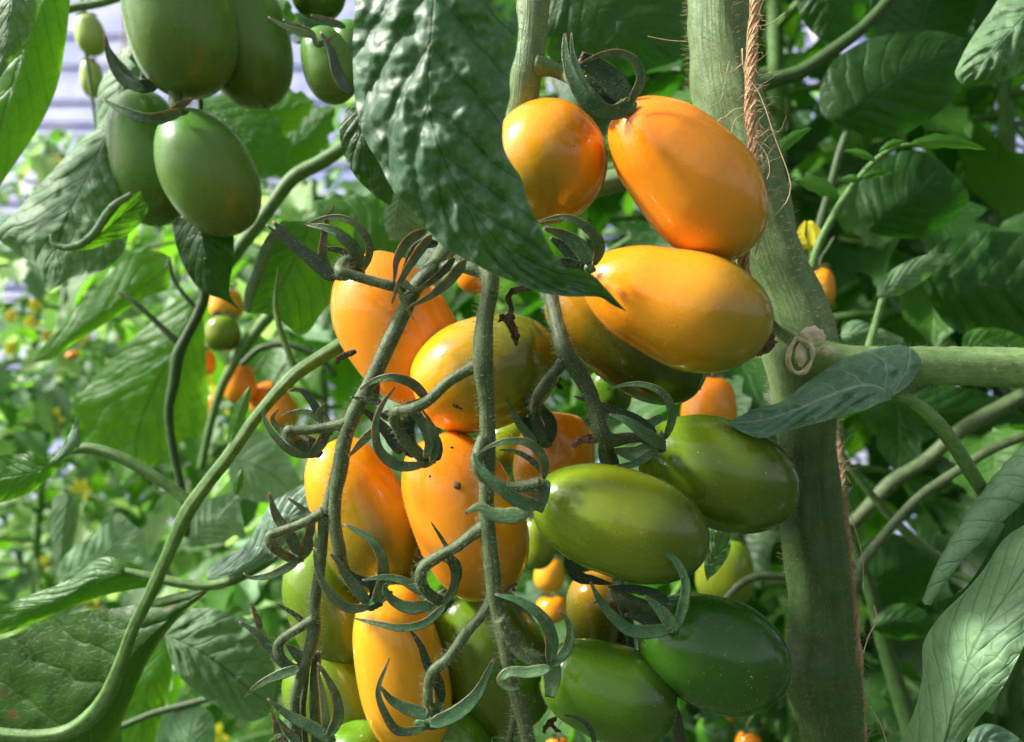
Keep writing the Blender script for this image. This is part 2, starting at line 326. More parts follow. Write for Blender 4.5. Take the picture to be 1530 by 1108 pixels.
# ------------------------------------------------------------------ fruit
def interp(tab, t):
    for (a, va), (b, vb) in zip(tab, tab[1:]):
        if t <= b:
            q = (t-a)/(b-a); q = q*q*(3-2*q); return va+(vb-va)*q
    return tab[-1][1]
def tomato(label, A, B, R, d, mat, dA=0, dB=0, bend=0.0, prof=None, pw=2.35, group=None, hairs=900, nub=True, detail=1.0, spots=None, cat='tomato', dimple=.10):
    """plum-shaped fruit: A stalk end, B blossom end in the photo, R half width in px, dA dB depth offset in cm"""
    a = P(A[0], A[1], d+dA*.01); b = P(B[0], B[1], d+dB*.01); ax = b-a; Ln = ax.length; T = ax.normalized()
    side = T.cross(Vector((0,1,0)))
    side = side.normalized() if side.length > 1e-4 else Vector((1,0,0))
    fwd = T.cross(side); r0 = R*d/F
    prof = prof or [(0,.93),(.3,.94),(.68,1.0),(1,1.0)]
    mb = MB(); nr = int(44*detail); ns = int(56*detail); V = []; U = []; AT = []
    sd = (A[0]*.37+B[1]*.11)
    for i in range(nr+1):
        th = math.pi*i/nr; t = .5-.5*math.cos(th)
        x = abs(2*t-1); r = r0*(max(0.0, 1-x**pw))**(1/pw) * interp(prof, t)
        if t < .5:
            dm = math.exp(-((r/r0)/.30)**2)*dimple*r0*1.2
        else: dm = 0.0
        c = a+ax*t+T*dm+side*(bend*Ln*(.25-(t-.5)**2)*4*.25)
        for k in range(ns):
            ph = 2*math.pi*k/ns
            dv = side*math.cos(ph)+fwd*math.sin(ph)
            w = 1+.022*noise.noise(Vector((math.cos(ph)*.8+sd, math.sin(ph)*.8, t*1.6)))+.005*math.cos(3*ph+sd)*math.sin(math.pi*t)
            V.append(c+dv*r*w); U.append((t, k/ns)); AT.append(t)
    Fc = [(i*ns+k, (i+1)*ns+k, (i+1)*ns+(k+1)%ns, i*ns+(k+1)%ns) for i in range(nr) for k in range(ns)]
    mb.add(V, Fc, 0, U, AT)
    # make sure the faces look outwards
    f = Fc[len(Fc)//2]; p0, p1, p2 = V[f[0]], V[f[1]], V[f[2]]
    if (p1-p0).cross(p2-p0).dot(p0-(a+b)*.5) < 0:
        mb.f = [tuple(reversed(q)) for q in mb.f]
    if hairs:
        rng = random.Random(int(sd*10)); hm = MB()
        for _ in range(int(hairs*1.3)):
            f = mb.f[int(ns*(nr*rng.uniform(.12,.95)))+rng.randrange(ns) - ns] if False else mb.f[rng.randrange(ns*3, len(Fc)-ns)]
            p0, p1, p2 = V[f[0]], V[f[1]], V[f[2]]; nrm = (p1-p0).cross(p2-p0)
            if nrm.length < 1e-12: continue
            nrm.normalize()
            if nrm.y > .25: continue
            p = p0+(p1-p0)*rng.random()+(V[f[3]]-p0)*rng.random()
            hair(hm, p, nrm, rng.uniform(.0003,.0009), .000016, 1, rng)
        mb.add(hm.v, hm.f, 1)
    o = mb.build('tomato', [M[mat], M['hairg'] if mat[0] in 'oyt' else M['hair']], origin=a)
    tag(o, label, cat, group)
    if nub:
        nb = MB(); q = b+side*(bend*0)
        tube(nb, [q-T*.0006, q+T*.0001, q+T*.0006], [.0009,.0007,.0002], 8, bump=.3)
        nb.build('blossom_scar', M['dry'], o)
    if spots:
        for (sx, sy, sr) in spots:
            # a dark blemish sunk in the skin: a thin lens laid on the surface
            ray = P(sx, sy, .4)-Vector((0,0,CZ)); ray.normalize()
            best = None
            for f in mb.f[:len(Fc)]:
                p0 = V[f[0]]; w = p0-Vector((0,0,CZ)); dd = (w-ray*w.dot(ray)).length
                if best is None or dd < best[0]-1e-6 or (dd < best[0]+.0008 and p0.y < best[1].y-.003): best = (dd, p0, f)
            p0 = best[1]; f = best[2]; nrm = (V[f[1]]-V[f[0]]).cross(V[f[2]]-V[f[0]]).normalized()
            pp = Vector((0,0,CZ))+ray*(p0-Vector((0,0,CZ))).dot(nrm)/ray.dot(nrm)
            s = nrm.orthogonal().normalized(); tt = nrm.cross(s); sm = MB(); VV = [pp+nrm*.00022]; 
            for rr, hh in ((.55,.00020),(1.0,-.0001)):
                for k in range(12):
                    q = sr*d/F*rr*(1+.12*math.sin(k*1.05+sx)+.10*math.sin(k*2.1+sy)); VV.append(pp+(s*math.cos(k*math.pi/6)+tt*math.sin(k*math.pi/6))*q+nrm*hh)
            FF = [(0, 1+k, 1+(k+1)%12) for k in range(12)]+[(1+k, 13+k, 13+(k+1)%12, 1+(k+1)%12) for k in range(12)]
            sm.add(VV, FF); sm.build('blemish', M['dry'], o)
    return o
def blade(mb, pts, w, d, mat=0, camber=.40, thick=.15, n=22, tipw=.16, basew=.75, twist=0.0, face=1.0, taper=1.25, bulge=0.0):
    """a sepal: a fleshy tapering strap with a cupped section; pts photo points, w full width in px"""
    P3 = path(pts, d, n)
    m = len(P3)
    if bulge: P3 = [p+Vector((0,-1,0))*bulge*.01*math.sin(math.pi*min(1, i/(m-1)*1.0)) for i, p in enumerate(P3)]
    V = []; U = []; A = []; seg = 10; hw = w*d/F*.5
    for i, p in enumerate(P3):
        t = (P3[min(m-1, i+1)]-P3[max(0, i-1)]).normalized()
        view = (p-Vector((0,0,CZ))).normalized()
        s = t.cross(view)
        s = s.normalized() if s.length > 1e-5 else Vector((1,0,0))
        nn = s.cross(t).normalized()
        if nn.y > 0: nn = -nn
        if twist:
            an = twist*(i/(m-1)); s, nn = s*math.cos(an)+nn*math.sin(an), nn*math.cos(an)-s*math.sin(an)
        q = i/(m-1)
        ww = hw*(basew+(1-basew)*min(1, q*4))*min(1, .35+q*9)*(1-(1-tipw)*q**(taper*1.6)) * (1+.07*noise.noise(p*900))
        for k in range(seg):
            th = 2*math.pi*k/seg; cx = math.cos(th); cy = math.sin(th)
            V.append(p+s*ww*cx+nn*face*ww*(cy*thick+camber*(cx*cx-.5)+(.12*(1-abs(cx)) if cy > 0 else 0)))
            U.append((q, k/seg)); A.append(q)
    Fc = [(i*seg+k, i*seg+(k+1)%seg, (i+1)*seg+(k+1)%seg, (i+1)*seg+k) for i in range(m-1) for k in range(seg)]
    Fc += [tuple(range(seg-1, -1, -1)), tuple((m-1)*seg+k for k in range(seg))]
    mb.add(V, Fc, mat, U, A)
HUB = {'T6':(950,215,60,50,.214),'T7':(325,500,90,50,.222),'T8':(930,545,100,50,.214),'T9':(785,345,110,60,.212),'T10':(1150,330,120,80,.211),'T11':(472,735,60,150,.203),
 'T12':(1120,440,60,110,.222),'T13':(1115,480,70,90,.209),'T14':(445,668,90,90,.206),'T15':(240,1070,60,50,.219),'T16':(400,690,90,50,.214),'T17':(1100,985,150,80,.2095),'T18':(560,1078,60,40,.209),
 'T19':(490,450,70,40,.230),'T1':(1180,440,90,60,.2175),'T2':(515,365,60,60,.213),'Tc':(600,355,50,30,.307),'Td':(735,455,70,30,.295)}
def lump(mb, x, y, w, h, d, ang=0.0, flat=.45, amp=.35, seed=0.0):
    c = P(x, y, d); V = []; nr, ns = 10, 18
    for i in range(nr+1):
        th = math.pi*i/nr
        for j in range(ns):
            ph = 2*math.pi*j/ns; v = Vector((math.sin(th)*math.cos(ph), -math.cos(th), math.sin(th)*math.sin(ph)))
            r = 1+amp*noise.noise(v*2.1+Vector((seed,0,0)))
            ux, uz = v.x*w*.5*d/F*r, v.z*h*.5*d/F*r
            V.append(c+Vector((ux*math.cos(ang)-uz*math.sin(ang), v.y*w*.5*flat*d/F*r, ux*math.sin(ang)+uz*math.cos(ang))))
    mb.add(V, [(i*ns+j, i*ns+(j+1)%ns, (i+1)*ns+(j+1)%ns, (i+1)*ns+j) for i in range(nr) for j in range(ns)])
def sepals(parent, reg, lst, d, mat='sepal', hairs=60):
    s = REG[reg][2]
    key = 'T'+[k for k, v in T.items() if v == parent][0]
    if key in HUB:
        x, y, w, h, hd = HUB[key]; ox, oy, _ = REG[reg]; hb = MB()
        lump(hb, ox+x/s, oy+y/s, w/s, h/s, hd, flat=.5, amp=.5, seed=x*.01); hairs_on(hb, 90, .0012, .00003, 1, seed=x); hb.build('calyx', [M[mat], M['hair']], parent)
    for e in lst:
        pts, w = e[0], e[1]; kw = dict(e[2]) if len(e) > 2 else {}
        dd = kw.pop('d', d); mt = kw.pop('m', mat); nm = kw.pop('name', 'sepal')
        mb = MB(); blade(mb, Q(reg, pts), w*1.12/s, dd, **kw)
        hairs_on(mb, hairs, 0.0012, .000026, 1, seed=int(pts[0][0]+pts[-1][1]))
        mb.build(nm, [M[mt], M['hair']], parent)
def stalk(mb, reg, pts, w, d, n=None, ridge=0.0, bump=.07, seg=14, nf=500):
    """w: list of full widths (px of that region) or number"""
    s = REG[reg][2]; q = Q(reg, pts); n = n or max(10, 8*len(pts))
    P3 = path(q, d, n)
    if not isinstance(w, (list, tuple)): w = [w]*len(pts)
    if len(w) != len(pts): w = [w[0]+(w[-1]-w[0])*i/(len(pts)-1) for i in range(len(pts))]
    ws = crom([(a[0], a[1], 0.0, b) for a, b in zip(q, w)], n)
    tube(mb, P3, [max(.00015, x[3]/s*.5*d/F) for x in ws], seg, 0, bump, nf, ridge)

tg = 'tomatoes on the central trusses'
T = {}
T['1'] = tomato('large glossy orange tomato topmost beside the vine, below the curled calyx', (925,160),(1118,374), 88, .226, 'orange', dA=-.2, dB=.3, bend=.10, prof=[(0,.84),(.3,.93),(.7,1.03),(1,1.02)], pw=2.22, group=tg, hairs=1500, dimple=.03)
T['2'] = tomato('large orange tomato lying sideways with a dried flower tip at its right end', (872,408),(1150,500), 90, .224, 'orange2', dA=.3, dB=-.2, bend=-.05, prof=[(0,.78),(.3,.88),(.68,1.03),(1,1.02)], pw=2.22, group=tg, hairs=1700, dimple=.04)
T['3'] = tomato('olive green tomato tucked underneath the sideways orange tomato', (822,428),(1045,580), 72, .254, 'olive', group=tg)
T['4'] = tomato('rounded amber tomato half hidden behind the large drooping leaf', (818,157),(820,329), 88, .238, 'orange2', dA=.35, dB=-.35, pw=2.0, dimple=.03, prof=[(0,1),(1,1)], group=tg, hairs=1200, nub=False)
T['5'] = tomato('orange tomato with a pink blush at upper left of the trusses, behind a slanting stalk', (530,385),(668,600), 84, .250, 'orange', bend=-.05, prof=[(0,.93),(.3,1.0),(.7,.98),(1,.9)], pw=2.3, group=tg, hairs=1000)
T['6'] = tomato('yellow tomato lying crosswise behind the central stalk, turning olive at its right', (616,592),(832,522), 86, .237, 'turn', pw=2.3, prof=[(0,.95),(.4,1.0),(1,.97)], group=tg, hairs=1200, spots=[(682,607,4),(677,604,2),(688,610,2.5)])
T['7'] = tomato('amber tomato turning olive behind the left stalk, beside the spotted orange one', (488,655),(598,885), 76, .250, 'turn', prof=[(0,.88),(.35,.92),(.7,1.04),(1,1.0)], group=tg)
T['8'] = tomato('orange tomato with small dark blemishes behind the central stalk', (640,648),(742,890), 84, .234, 'orange', prof=[(0,.92),(.3,.97),(.7,1.0),(1,1.0)], bend=.08, group=tg, hairs=1300, spots=[(683,697,5.5),(684,725,6),(675,668,2.5),(684,648,2.5),(642,711,2)])
T['9'] = tomato('bright yellow tomato hanging low between two green ones', (572,874),(628,1125), 69, .230, 'yellow', pw=2.4, prof=[(0,.93),(.3,.95),(.7,1.0),(1,1.0)], group=tg, hairs=1200)
T['10'] = tomato('round olive green tomato right of the bright yellow one, behind the central stalk', (680,874),(782,1086), 86, .246, 'olive2', prof=[(0,.95),(1,1)], group=tg, hairs=1000)
T['11'] = tomato('large lime green tomato in front, pointing right from a ringlike calyx', (795,738),(1056,822), 82, .214, 'green1', dA=.2, dB=.1, prof=[(0,.93),(.4,.99),(.75,1.02),(1,1.02)], pw=2.15, group=tg, hairs=1900, spots=[(919,767,2)])
T['12'] = tomato('olive green tomato above and behind the large lime green one', (955,668),(1188,746), 82, .240, 'olive2', prof=[(0,.93),(.4,1.0),(1,1.02)], pw=2.15, group=tg, hairs=1300)
T['13'] = tomato('darkest green glossy tomato, lowest on the right beside the vine', (955,934),(1174,1013), 85, .228, 'green3', pw=2.1, group=tg, hairs=1500)
T['14'] = tomato('green tomato at the lower centre with a pale star shaped calyx', (810,996),(1006,1068), 72, .226, 'green2', group=tg, hairs=1400)
T['15'] = tomato('pale green tomato behind the left stalk, directly under the bent stalk', (452,824),(540,1000), 64, .256, 'olive2', group=tg)
T['16'] = tomato('pale green tomato at lower left, beneath the other pale green one', (452,968),(565,1120), 78, .254, 'olive2', group=tg)
T['17'] = tomato('dark green tomato cut off by the bottom edge under an open calyx', (665,1052),(688,1210), 66, .236, 'green2', group=tg, nub=False)
T['18'] = tomato('small green tomato cut off by the bottom edge, left of the yellow one', (525,1081),(545,1200), 56, .232, 'green2', group=tg, nub=False)
T['19'] = tomato('shaded orange tomato peeping out above the lime green tomato', (838,612),(820,760), 62, .262, 'orange2', group=tg)
T['20'] = tomato('shaded amber tomato underneath the large lime green one', (892,852),(902,990), 54, .262, 'olive', prof=[(0,1),(1,.85)], group=tg)
T['21'] = tomato('hidden orange tomato glimpsed beneath the tip of the large drooping leaf', (712,368),(716,440), 34, .262, 'orange', group=tg, hairs=0, nub=False)
T['22'] = tomato('small dark olive tomato behind the forked shaded stalk', (906,548),(914,622), 34, .285, 'green2', group=tg, hairs=0)
T['23'] = tomato('green tomato sliver showing between the spotted orange one and the central stalk', (755,628),(760,700), 36, .285, 'green1', group=tg, hairs=0)
ug = 'green tomatoes hanging at the upper left'
T['a'] = tomato('largest unripe green tomato hanging in front at the upper left', (250,-95),(288,144), 79, .308, 'grape', pw=2.3, prof=[(0,.9),(.5,1),(1,1)], group=ug, hairs=1600, nub=False)
T['b'] = tomato('unripe green tomato behind and right of the largest one', (322,-70),(396,158), 69, .334, 'grape', pw=2.3, prof=[(0,.9),(.5,1),(1,1)], group=ug, hairs=1000)
T['c'] = tomato('pale unripe green tomato at far left of the hanging group', (205,134),(238,336), 60, .332, 'grape', group=ug, hairs=1200)
T['d'] = tomato('egg shaped unripe green tomato lowest in the hanging group', (262,168),(358,346), 68, .311, 'grape', pw=2.2, group=ug, hairs=1600, prof=[(0,.88),(.5,1.0),(1,.98)], dimple=.05)
hg = 'small green tomatoes beside the drooping leaf'
T['e'] = tomato('small green tomato left of the large drooping leaf, under pointed sepals', (474,42),(508,152), 40, .300, 'grape', group=hg, hairs=300)
T['f'] = tomato('small pale green tomato partly covered by the edge of the drooping leaf', (520,30),(532,130), 34, .312, 'grape', group=hg, hairs=0)
T['g'] = tomato('green tomato at the top edge between the hanging group and drooping leaf', (478,-70),(474,28), 42, .33, 'green2', group=hg, hairs=0)

# sepals --------------------------------------------------------------
sepals(T['5'], 'Z5', [
  ([(440,430),(330,330),(225,240),(140,150),(100,110)], 78, {'m':'sepald','d':.212}), ([(425,425),(300,330),(180,230),(65,128)], 40, {'m':'sepald','d':.213}),
  ([(420,400),(372,300),(378,200),(398,95),(435,25)], 44, {'d':.216}),
  ([(600,375),(636,260),(592,165),(500,105),(400,98),(275,128)], 42, {'d':.216,'bulge':.3}), ([(590,370),(570,300),(520,230),(430,165),(285,128)], 66, {'d':.2175,'bulge':.3}),
  ([(540,300),(460,268),(400,262),(345,262)], 36, {'d':.222,'m':'sepald'}), ([(430,400),(500,395),(600,375)], 70, {'d':.224,'m':'sepald','tipw':.8})], .216)
sepals(T['21'], 'Z5', [
  ([(930,160),(835,220),(775,320),(765,400),(758,450)], 52, {'d':.206}), ([(965,185),(885,290),(815,400),(775,480),(748,558)], 50, {'d':.202}),
  ([(1150,320),(1065,430),(960,515),(840,578)], 56, {'d':.203}), ([(785,480),(820,560),(866,642)], 30, {'d':.204}),
  ([(1090,310),(1010,400),(900,480),(815,505)], 40, {'d':.207,'m':'sepald'}), ([(1000,230),(900,240),(850,300),(800,400)], 50, {'d':.212,'m':'sepald'}),
  ([(810,430),(860,480),(950,468)], 34, {'d':.206})], .204)
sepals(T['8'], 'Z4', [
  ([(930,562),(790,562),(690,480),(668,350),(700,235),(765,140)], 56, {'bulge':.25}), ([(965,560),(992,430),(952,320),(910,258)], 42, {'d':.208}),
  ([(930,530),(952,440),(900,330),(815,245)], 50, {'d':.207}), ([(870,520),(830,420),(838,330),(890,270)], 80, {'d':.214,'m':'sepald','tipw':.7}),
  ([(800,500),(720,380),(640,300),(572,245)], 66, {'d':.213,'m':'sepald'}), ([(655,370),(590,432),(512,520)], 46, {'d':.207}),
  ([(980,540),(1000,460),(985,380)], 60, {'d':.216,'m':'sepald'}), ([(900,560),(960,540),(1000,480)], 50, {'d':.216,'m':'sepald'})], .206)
sepals(T['6'], 'Z4', [
  ([(950,215),(870,120),(765,85),(665,102),(575,152)], 52, {'bulge':.4,'d':.208}), ([(700,225),(600,205),(522,193)], 34, {'d':.208,'m':'sepald'}),
  ([(690,295),(760,290),(850,245),(950,205)], 62, {'d':.214,'m':'sepald','tipw':.6}), ([(660,215),(670,120),(640,30)], 28, {'d':.213})], .21)
sepals(T['7'], 'Z4', [
  ([(320,512),(220,492),(120,400),(60,310),(48,242)], 42, {'bulge':.2}), ([(300,490),(220,430),(130,360),(98,310),(132,258)], 50, {'d':.219}),
  ([(370,330),(300,280),(230,272),(145,296)], 34, {'d':.214}), ([(420,400),(352,280),(300,200),(250,155),(182,160)], 52, {'d':.221,'m':'sepald'}),
  ([(310,512),(372,430),(395,330),(352,280),(388,225)], 56, {'d':.216}), ([(330,480),(260,430),(180,410)], 90, {'d':.226,'m':'sepald'})], .215)
sepals(T['15'], 'Z4', [
  ([(240,1050),(190,940),(120,840),(80,712)], 62, {}), ([(245,1075),(292,960),(310,860),(250,790),(175,738)], 48, {'d':.218}),
  ([(240,1085),(180,1120),(80,1165),(-20,1175),(-60,1150)], 46, {'d':.212}), ([(235,1075),(290,1010),(290,930),(280,880)], 58, {'d':.222})], .217)
sepals(T['9'], 'ZL', [
  ([(780,362),(655,352),(552,255),(490,130),(470,32)], 50, {'bulge':.2,'d':.206}), ([(765,340),(735,300),(650,190),(600,110),(553,65)], 62, {'d':.209}),
  ([(800,335),(850,210),(842,70),(786,-16),(710,-60),(634,-91)], 66, {'d':.209,'bulge':.2}), ([(790,340),(800,250),(700,200),(640,150)], 60, {'d':.214,'m':'sepald'}),
  ([(780,350),(850,300),(900,290)], 60, {'d':.213,'tipw':.6})], .208)
sepals(T['10'], 'ZL', [
  ([(1190,345),(1080,432),(950,452),(830,436),(685,420)], 46, {'bulge':.3,'d':.204}), ([(1110,350),(980,362),(885,310),(858,250),(905,218)], 66, {'d':.207}),
  ([(1060,290),(960,218),(850,198),(732,212)], 46, {'d':.206}), ([(1170,350),(1235,240),(1220,120),(1130,82),(1022,132)], 50, {'d':.207}),
  ([(1235,170),(1195,40),(1106,-106)], 30, {'d':.205,'m':'sepald'}), ([(1080,380),(1150,340),(1210,290)], 110, {'d':.212,'tipw':.7}),
  ([(1245,230),(1250,130),(1190,60)], 50, {'d':.210,'m':'sepald'})], .206)
sepals(T['17'], 'ZL', [
  ([(1080,1020),(935,1012),(862,900),(828,790),(882,638)], 46, {'bulge':.3,'d':.203}), ([(1100,950),(985,915),(885,860),(832,790)], 66, {'d':.206}),
  ([(1100,1000),(1250,935),(1360,830),(1420,710),(1452,640)], 80, {'d':.203}), ([(1260,910),(1380,810),(1425,725),(1490,684)], 44, {'d':.206}),
  ([(1165,880),(1145,770),(1092,680),(1050,570),(990,478)], 60, {'d':.208,'m':'sepald'}), ([(1120,980),(1152,880),(1140,760)], 60, {'d':.210,'m':'sepalp','tipw':.6})], .205)
sepals(T['16'], 'ZL', [
  ([(350,705),(235,590),(155,500),(62,438)], 58, {}), ([(180,480),(152,400),(127,338)], 34, {'d':.214}), ([(395,690),(255,740),(160,790),(98,848)], 52, {'d':.210}),
  ([(445,470),(365,400),(262,338)], 30, {'d':.216,'m':'sepald'}), ([(440,665),(380,620),(320,560)], 60, {'d':.214})], .212)
sepals(T['18'], 'ZL', [
  ([(570,1085),(450,1010),(320,940),(218,858)], 62, {'d':.206}), ([(545,1070),(602,960),(590,850),(545,750),(490,662)], 58, {'d':.206}),
  ([(535,1060),(532,950),(518,840),(488,690)], 44, {'d':.208,'m':'sepalp'}), ([(290,1120),(262,1000),(235,918)], 40, {'d':.208}), ([(400,1110),(320,1030),(268,960)], 44, {'d':.207}),
  ([(330,1120),(290,1060),(225,1090)], 30, {'d':.206})], .207)
sepals(T['11'], 'ZB', [
  ([(470,790),(335,745),(205,645),(125,555),(98,488)], 74, {'bulge':.2,'d':.194}), ([(485,640),(475,520),(400,440),(290,428),(200,455),(135,492)], 50, {'d':.196,'bulge':.2}),
  ([(420,800),(325,838),(205,830),(130,790),(55,826)], 88, {'d':.193,'basew':.3,'camber':.1,'m':'sepalp'}), ([(495,640),(478,740),(450,815)], 60, {'d':.2,'tipw':.7}),
  ([(480,610),(420,540),(330,490),(240,480)], 34, {'d':.203,'m':'sepald'})], .196)
sepals(T['19'], 'ZB', [
  ([(490,455),(442,330),(392,200),(338,88)], 64, {'m':'sepald'}), ([(505,450),(522,340),(470,260),(400,180),(385,145)], 66, {'d':.232,'m':'sepald'}),
  ([(440,450),(355,345),(312,270),(285,208)], 50, {'d':.222}), ([(470,455),(400,330),(350,310)], 90, {'d':.240,'m':'sepald'})], .225)
sepals(T['12'], 'ZB', [
  ([(1145,420),(1168,290),(1122,180),(1020,125),(920,125),(828,152)], 46, {'bulge':.5}), ([(1140,465),(1020,385),(930,320),(838,286)], 70, {'d':.213,'bulge':.2}),
  ([(1095,390),(985,315),(855,262),(745,222),(648,188)], 54, {'d':.216,'m':'sepald'}), ([(1100,480),(985,552),(880,572),(800,560)], 44, {'d':.217}),
  ([(1090,475),(980,500),(860,480)], 100, {'d':.224,'m':'sepalp'}), ([(820,570),(795,500),(785,440)], 40, {'d':.219,'m':'sepald'}), ([(1130,300),(1050,330),(1000,300)], 44, {'d':.222})], .214)
sepals(T['13'], 'ZR', [
  ([(1120,490),(1162,350),(1172,210),(1122,100),(1040,50),(962,28)], 56, {'bulge':.2,'d':.203}), ([(1125,500),(1080,420),(1020,350),(958,298)], 72, {'d':.200}),
  ([(1110,480),(900,492),(800,425),(722,330),(662,222)], 72, {'d':.206}), ([(770,380),(720,325),(678,342)], 28, {'d':.207,'m':'sepald'}),
  ([(1090,330),(985,280),(850,255),(760,250)], 56, {'d':.216,'m':'sepald'}), ([(545,100),(590,190),(690,215),(780,235)], 64, {'d':.234,'m':'sepald'}), ([(1060,470),(960,420),(850,400)], 80, {'d':.214,'m':'sepald'})], .206)
sepals(T['14'], 'ZR', [
  ([(440,660),(452,530),(402,405),(290,322),(143,288)], 70, {'bulge':.2}), ([(455,680),(530,595),(552,505),(532,425),(490,383)], 56, {}),
  ([(450,690),(325,715),(225,712),(172,755),(215,800),(292,802)], 60, {'d':.199,'m':'sepalp'}), ([(400,680),(320,640),(250,600),(200,560)], 56, {'d':.203,'m':'sepalp'}),
  ([(445,640),(455,740),(440,850)], 96, {'d':.203,'m':'sepalp','tipw':.5}), ([(690,1110),(655,1010),(590,962),(518,948)], 30, {'d':.205,'m':'sepald'})], .201)
sepals(T['1'], 'W2', [
  ([(1180,470),(1045,440),(975,340),(942,230),(940,135)], 64, {'bulge':.2}), ([(1205,420),(1247,330),(1205,255),(1120,230),(1000,258)], 40, {'d':.214,'bulge':.3}),
  ([(1195,410),(1135,330),(1075,275),(1000,235)], 92, {'d':.219,'m':'sepald','tipw':.5}), ([(1065,410),(1005,315),(972,210),(966,132)], 34, {'d':.212}),
  ([(1180,440),(1090,390),(1020,310)], 90, {'d':.222,'m':'sepald'}), ([(1215,400),(1190,440),(1100,460)], 60, {'d':.216,'tipw':.6})], .211)
sepals(T['2'], 'Z6', [
  ([(540,350),(565,245),(485,150),(370,98),(235,112)], 58, {'bulge':.3,'d':.208}), ([(515,345),(472,265),(385,190),(262,148)], 84, {'d':.211}),
  ([(480,380),(405,280),(300,200)], 90, {'d':.218,'m':'sepald'}), ([(490,385),(400,340),(300,320)], 70, {'d':.216,'m':'sepald'})], .208)
sepals(T['c'], 'W1', [([(590,365),(505,325),(452,240),(428,142)], 44, {'d':.302}), ([(650,345),(565,345),(485,265),(440,190)], 54, {'d':.305,'m':'sepald'}), ([(590,350),(640,340),(690,310)], 34, {'d':.307})], .302)
sepals(T['d'], 'W1', [([(745,455),(625,492),(505,452),(418,404)], 46, {'d':.288,'bulge':.2}), ([(700,460),(740,430),(790,400)], 34, {'d':.292})], .288)
sepals(T['e'], 'W1', [([(1290,150),(1215,110),(1155,78)], 34, {}), ([(1290,150),(1180,115),(1095,68)], 28, {'m':'sepalp'}), ([(1280,150),(1300,180),(1370,140)], 26, {})], .288)
sepals(T['f'], 'W1', [([(1440,385),(1382,310),(1352,210),(1308,128)], 46, {'m':'sepald','d':.27,'camber':.2}), ([(1410,110),(1330,80),(1270,60)], 30, {})], .295)

# withered flower remains --------------------------------------------
def withered(name, label, reg, strands, d, cat='dried flower'):
    mb = MB()
    for pts, w in strands:
        q = [(a+random.uniform(-3,3), b+random.uniform(-3,3)) for a, b in crom(pts, 9)]
        blade(mb, Q(reg, q), w/REG[reg][2], d+random.uniform(-.001,.001), camber=.5, thick=.35, tipw=.5, n=26)
    for v in mb.v: v += Vector([noise.noise(v*1500+Vector((k*7,0,0))) for k in range(3)])*.0006
    o = mb.build(name, M['dry']); return tag(o, label, cat)
withered('withered_flower', 'dark withered flower dangling over the yellow tomato beside the central stalk', 'Z5',
  [([(1530,480),(1440,480),(1390,520),(1400,610),(1330,655)], 34), ([(1395,600),(1400,680),(1430,780)], 50), ([(1330,620),(1390,660),(1440,740)], 40)], .207)
for args in (('blossom_remnant', 'R1', [([(440,362),(470,320),(505,275)], 34), ([(450,345),(490,330),(512,310)], 26)], .222, '2'),):
    pass
def remnant(par, reg, strands, d):
    mb = MB()
    for pts, w in strands:
        q = [(a+random.uniform(-3,3), b+random.uniform(-3,3)) for a, b in crom(pts, 8)]
        blade(mb, Q(reg, q), w/REG[reg][2], d, camber=.5, thick=.4, tipw=.6, n=20)
    for v in mb.v: v += Vector([noise.noise(v*1700+Vector((k*7,0,0))) for k in range(3)])*.0005
    mb.build('dried_petals', M['dry'], par)
remnant(T['2'], 'R1', [([(435,355),(470,320),(508,272)], 40), ([(440,350),(490,330),(514,300)], 30)], .220)
remnant(T['10'], 'ZR', [([(480,960),(430,1000),(410,1045)], 30), ([(450,985),(470,1020),(500,1035)], 22)], .242)
remnant(T['5'], 'Z5', [([(555,820),(500,840),(455,865),(455,885)], 36)], .232)
remnant(T['12'], 'ZB', [([(790,430),(700,430),(640,462)], 32), ([(740,400),(690,420),(650,440)], 22)], .216)
remnant(T['8'], 'ZR', [([(265,222),(215,262),(190,268)], 22), ([(240,250),(250,275)], 14)], .222)
remnant(T['3'], 'ZB', [([(570,80),(560,120),(585,155)], 26)], .24)

for par, pts, w, dd in ((T['a'], [(236,60),(222,88),(216,112),(213,130)], [13,13,12,14], .322), (T['d'], [(262,118),(262,140),(264,158),(270,170)], [18,19,20,22], .305), (T['b'], [(300,130),(299,150),(300,170)], [8,8,8], .33), (T['c'], [(278,140),(276,152),(268,166)], [8,8,9], .322)):
    k = MB(); stalk(k, 'PX', pts, w, dd, ridge=.03); hairs_on(k, 160, .0014, .00003, 1, seed=int(pts[0][0])); k.build('fruit_stalk', [M['stalk'], M['hair']], par)
# ------------------------------------------------------------------ stalks of the trusses
def new_stalk(name, label, cat, reg, pts, w, d, mat='stalk', hn=700, group=None, kids=(), ridge=0.02, hl=.0022, hm='hair'):
    mb = MB(); stalk(mb, reg, pts, w, d, ridge=ridge)
    hairs_on(mb, int(hn*.8), hl*.8, .00003, 1, seed=int(pts[0][0]*3+pts[-1][1]))
    o = mb.build(name, [M[mat], M[hm]]); tag(o, label, cat, group)
    for nm, reg2, pts2, w2, d2, hn2 in kids:
        k = MB(); stalk(k, reg2, pts2, w2, d2, ridge=ridge)
        hairs_on(k, int(hn2*.8), hl*.8, .00003, 1, seed=int(pts2[0][0]*5+pts2[-1][1]))
        k.build(nm, [M[mat], M[hm]], o)
    return o
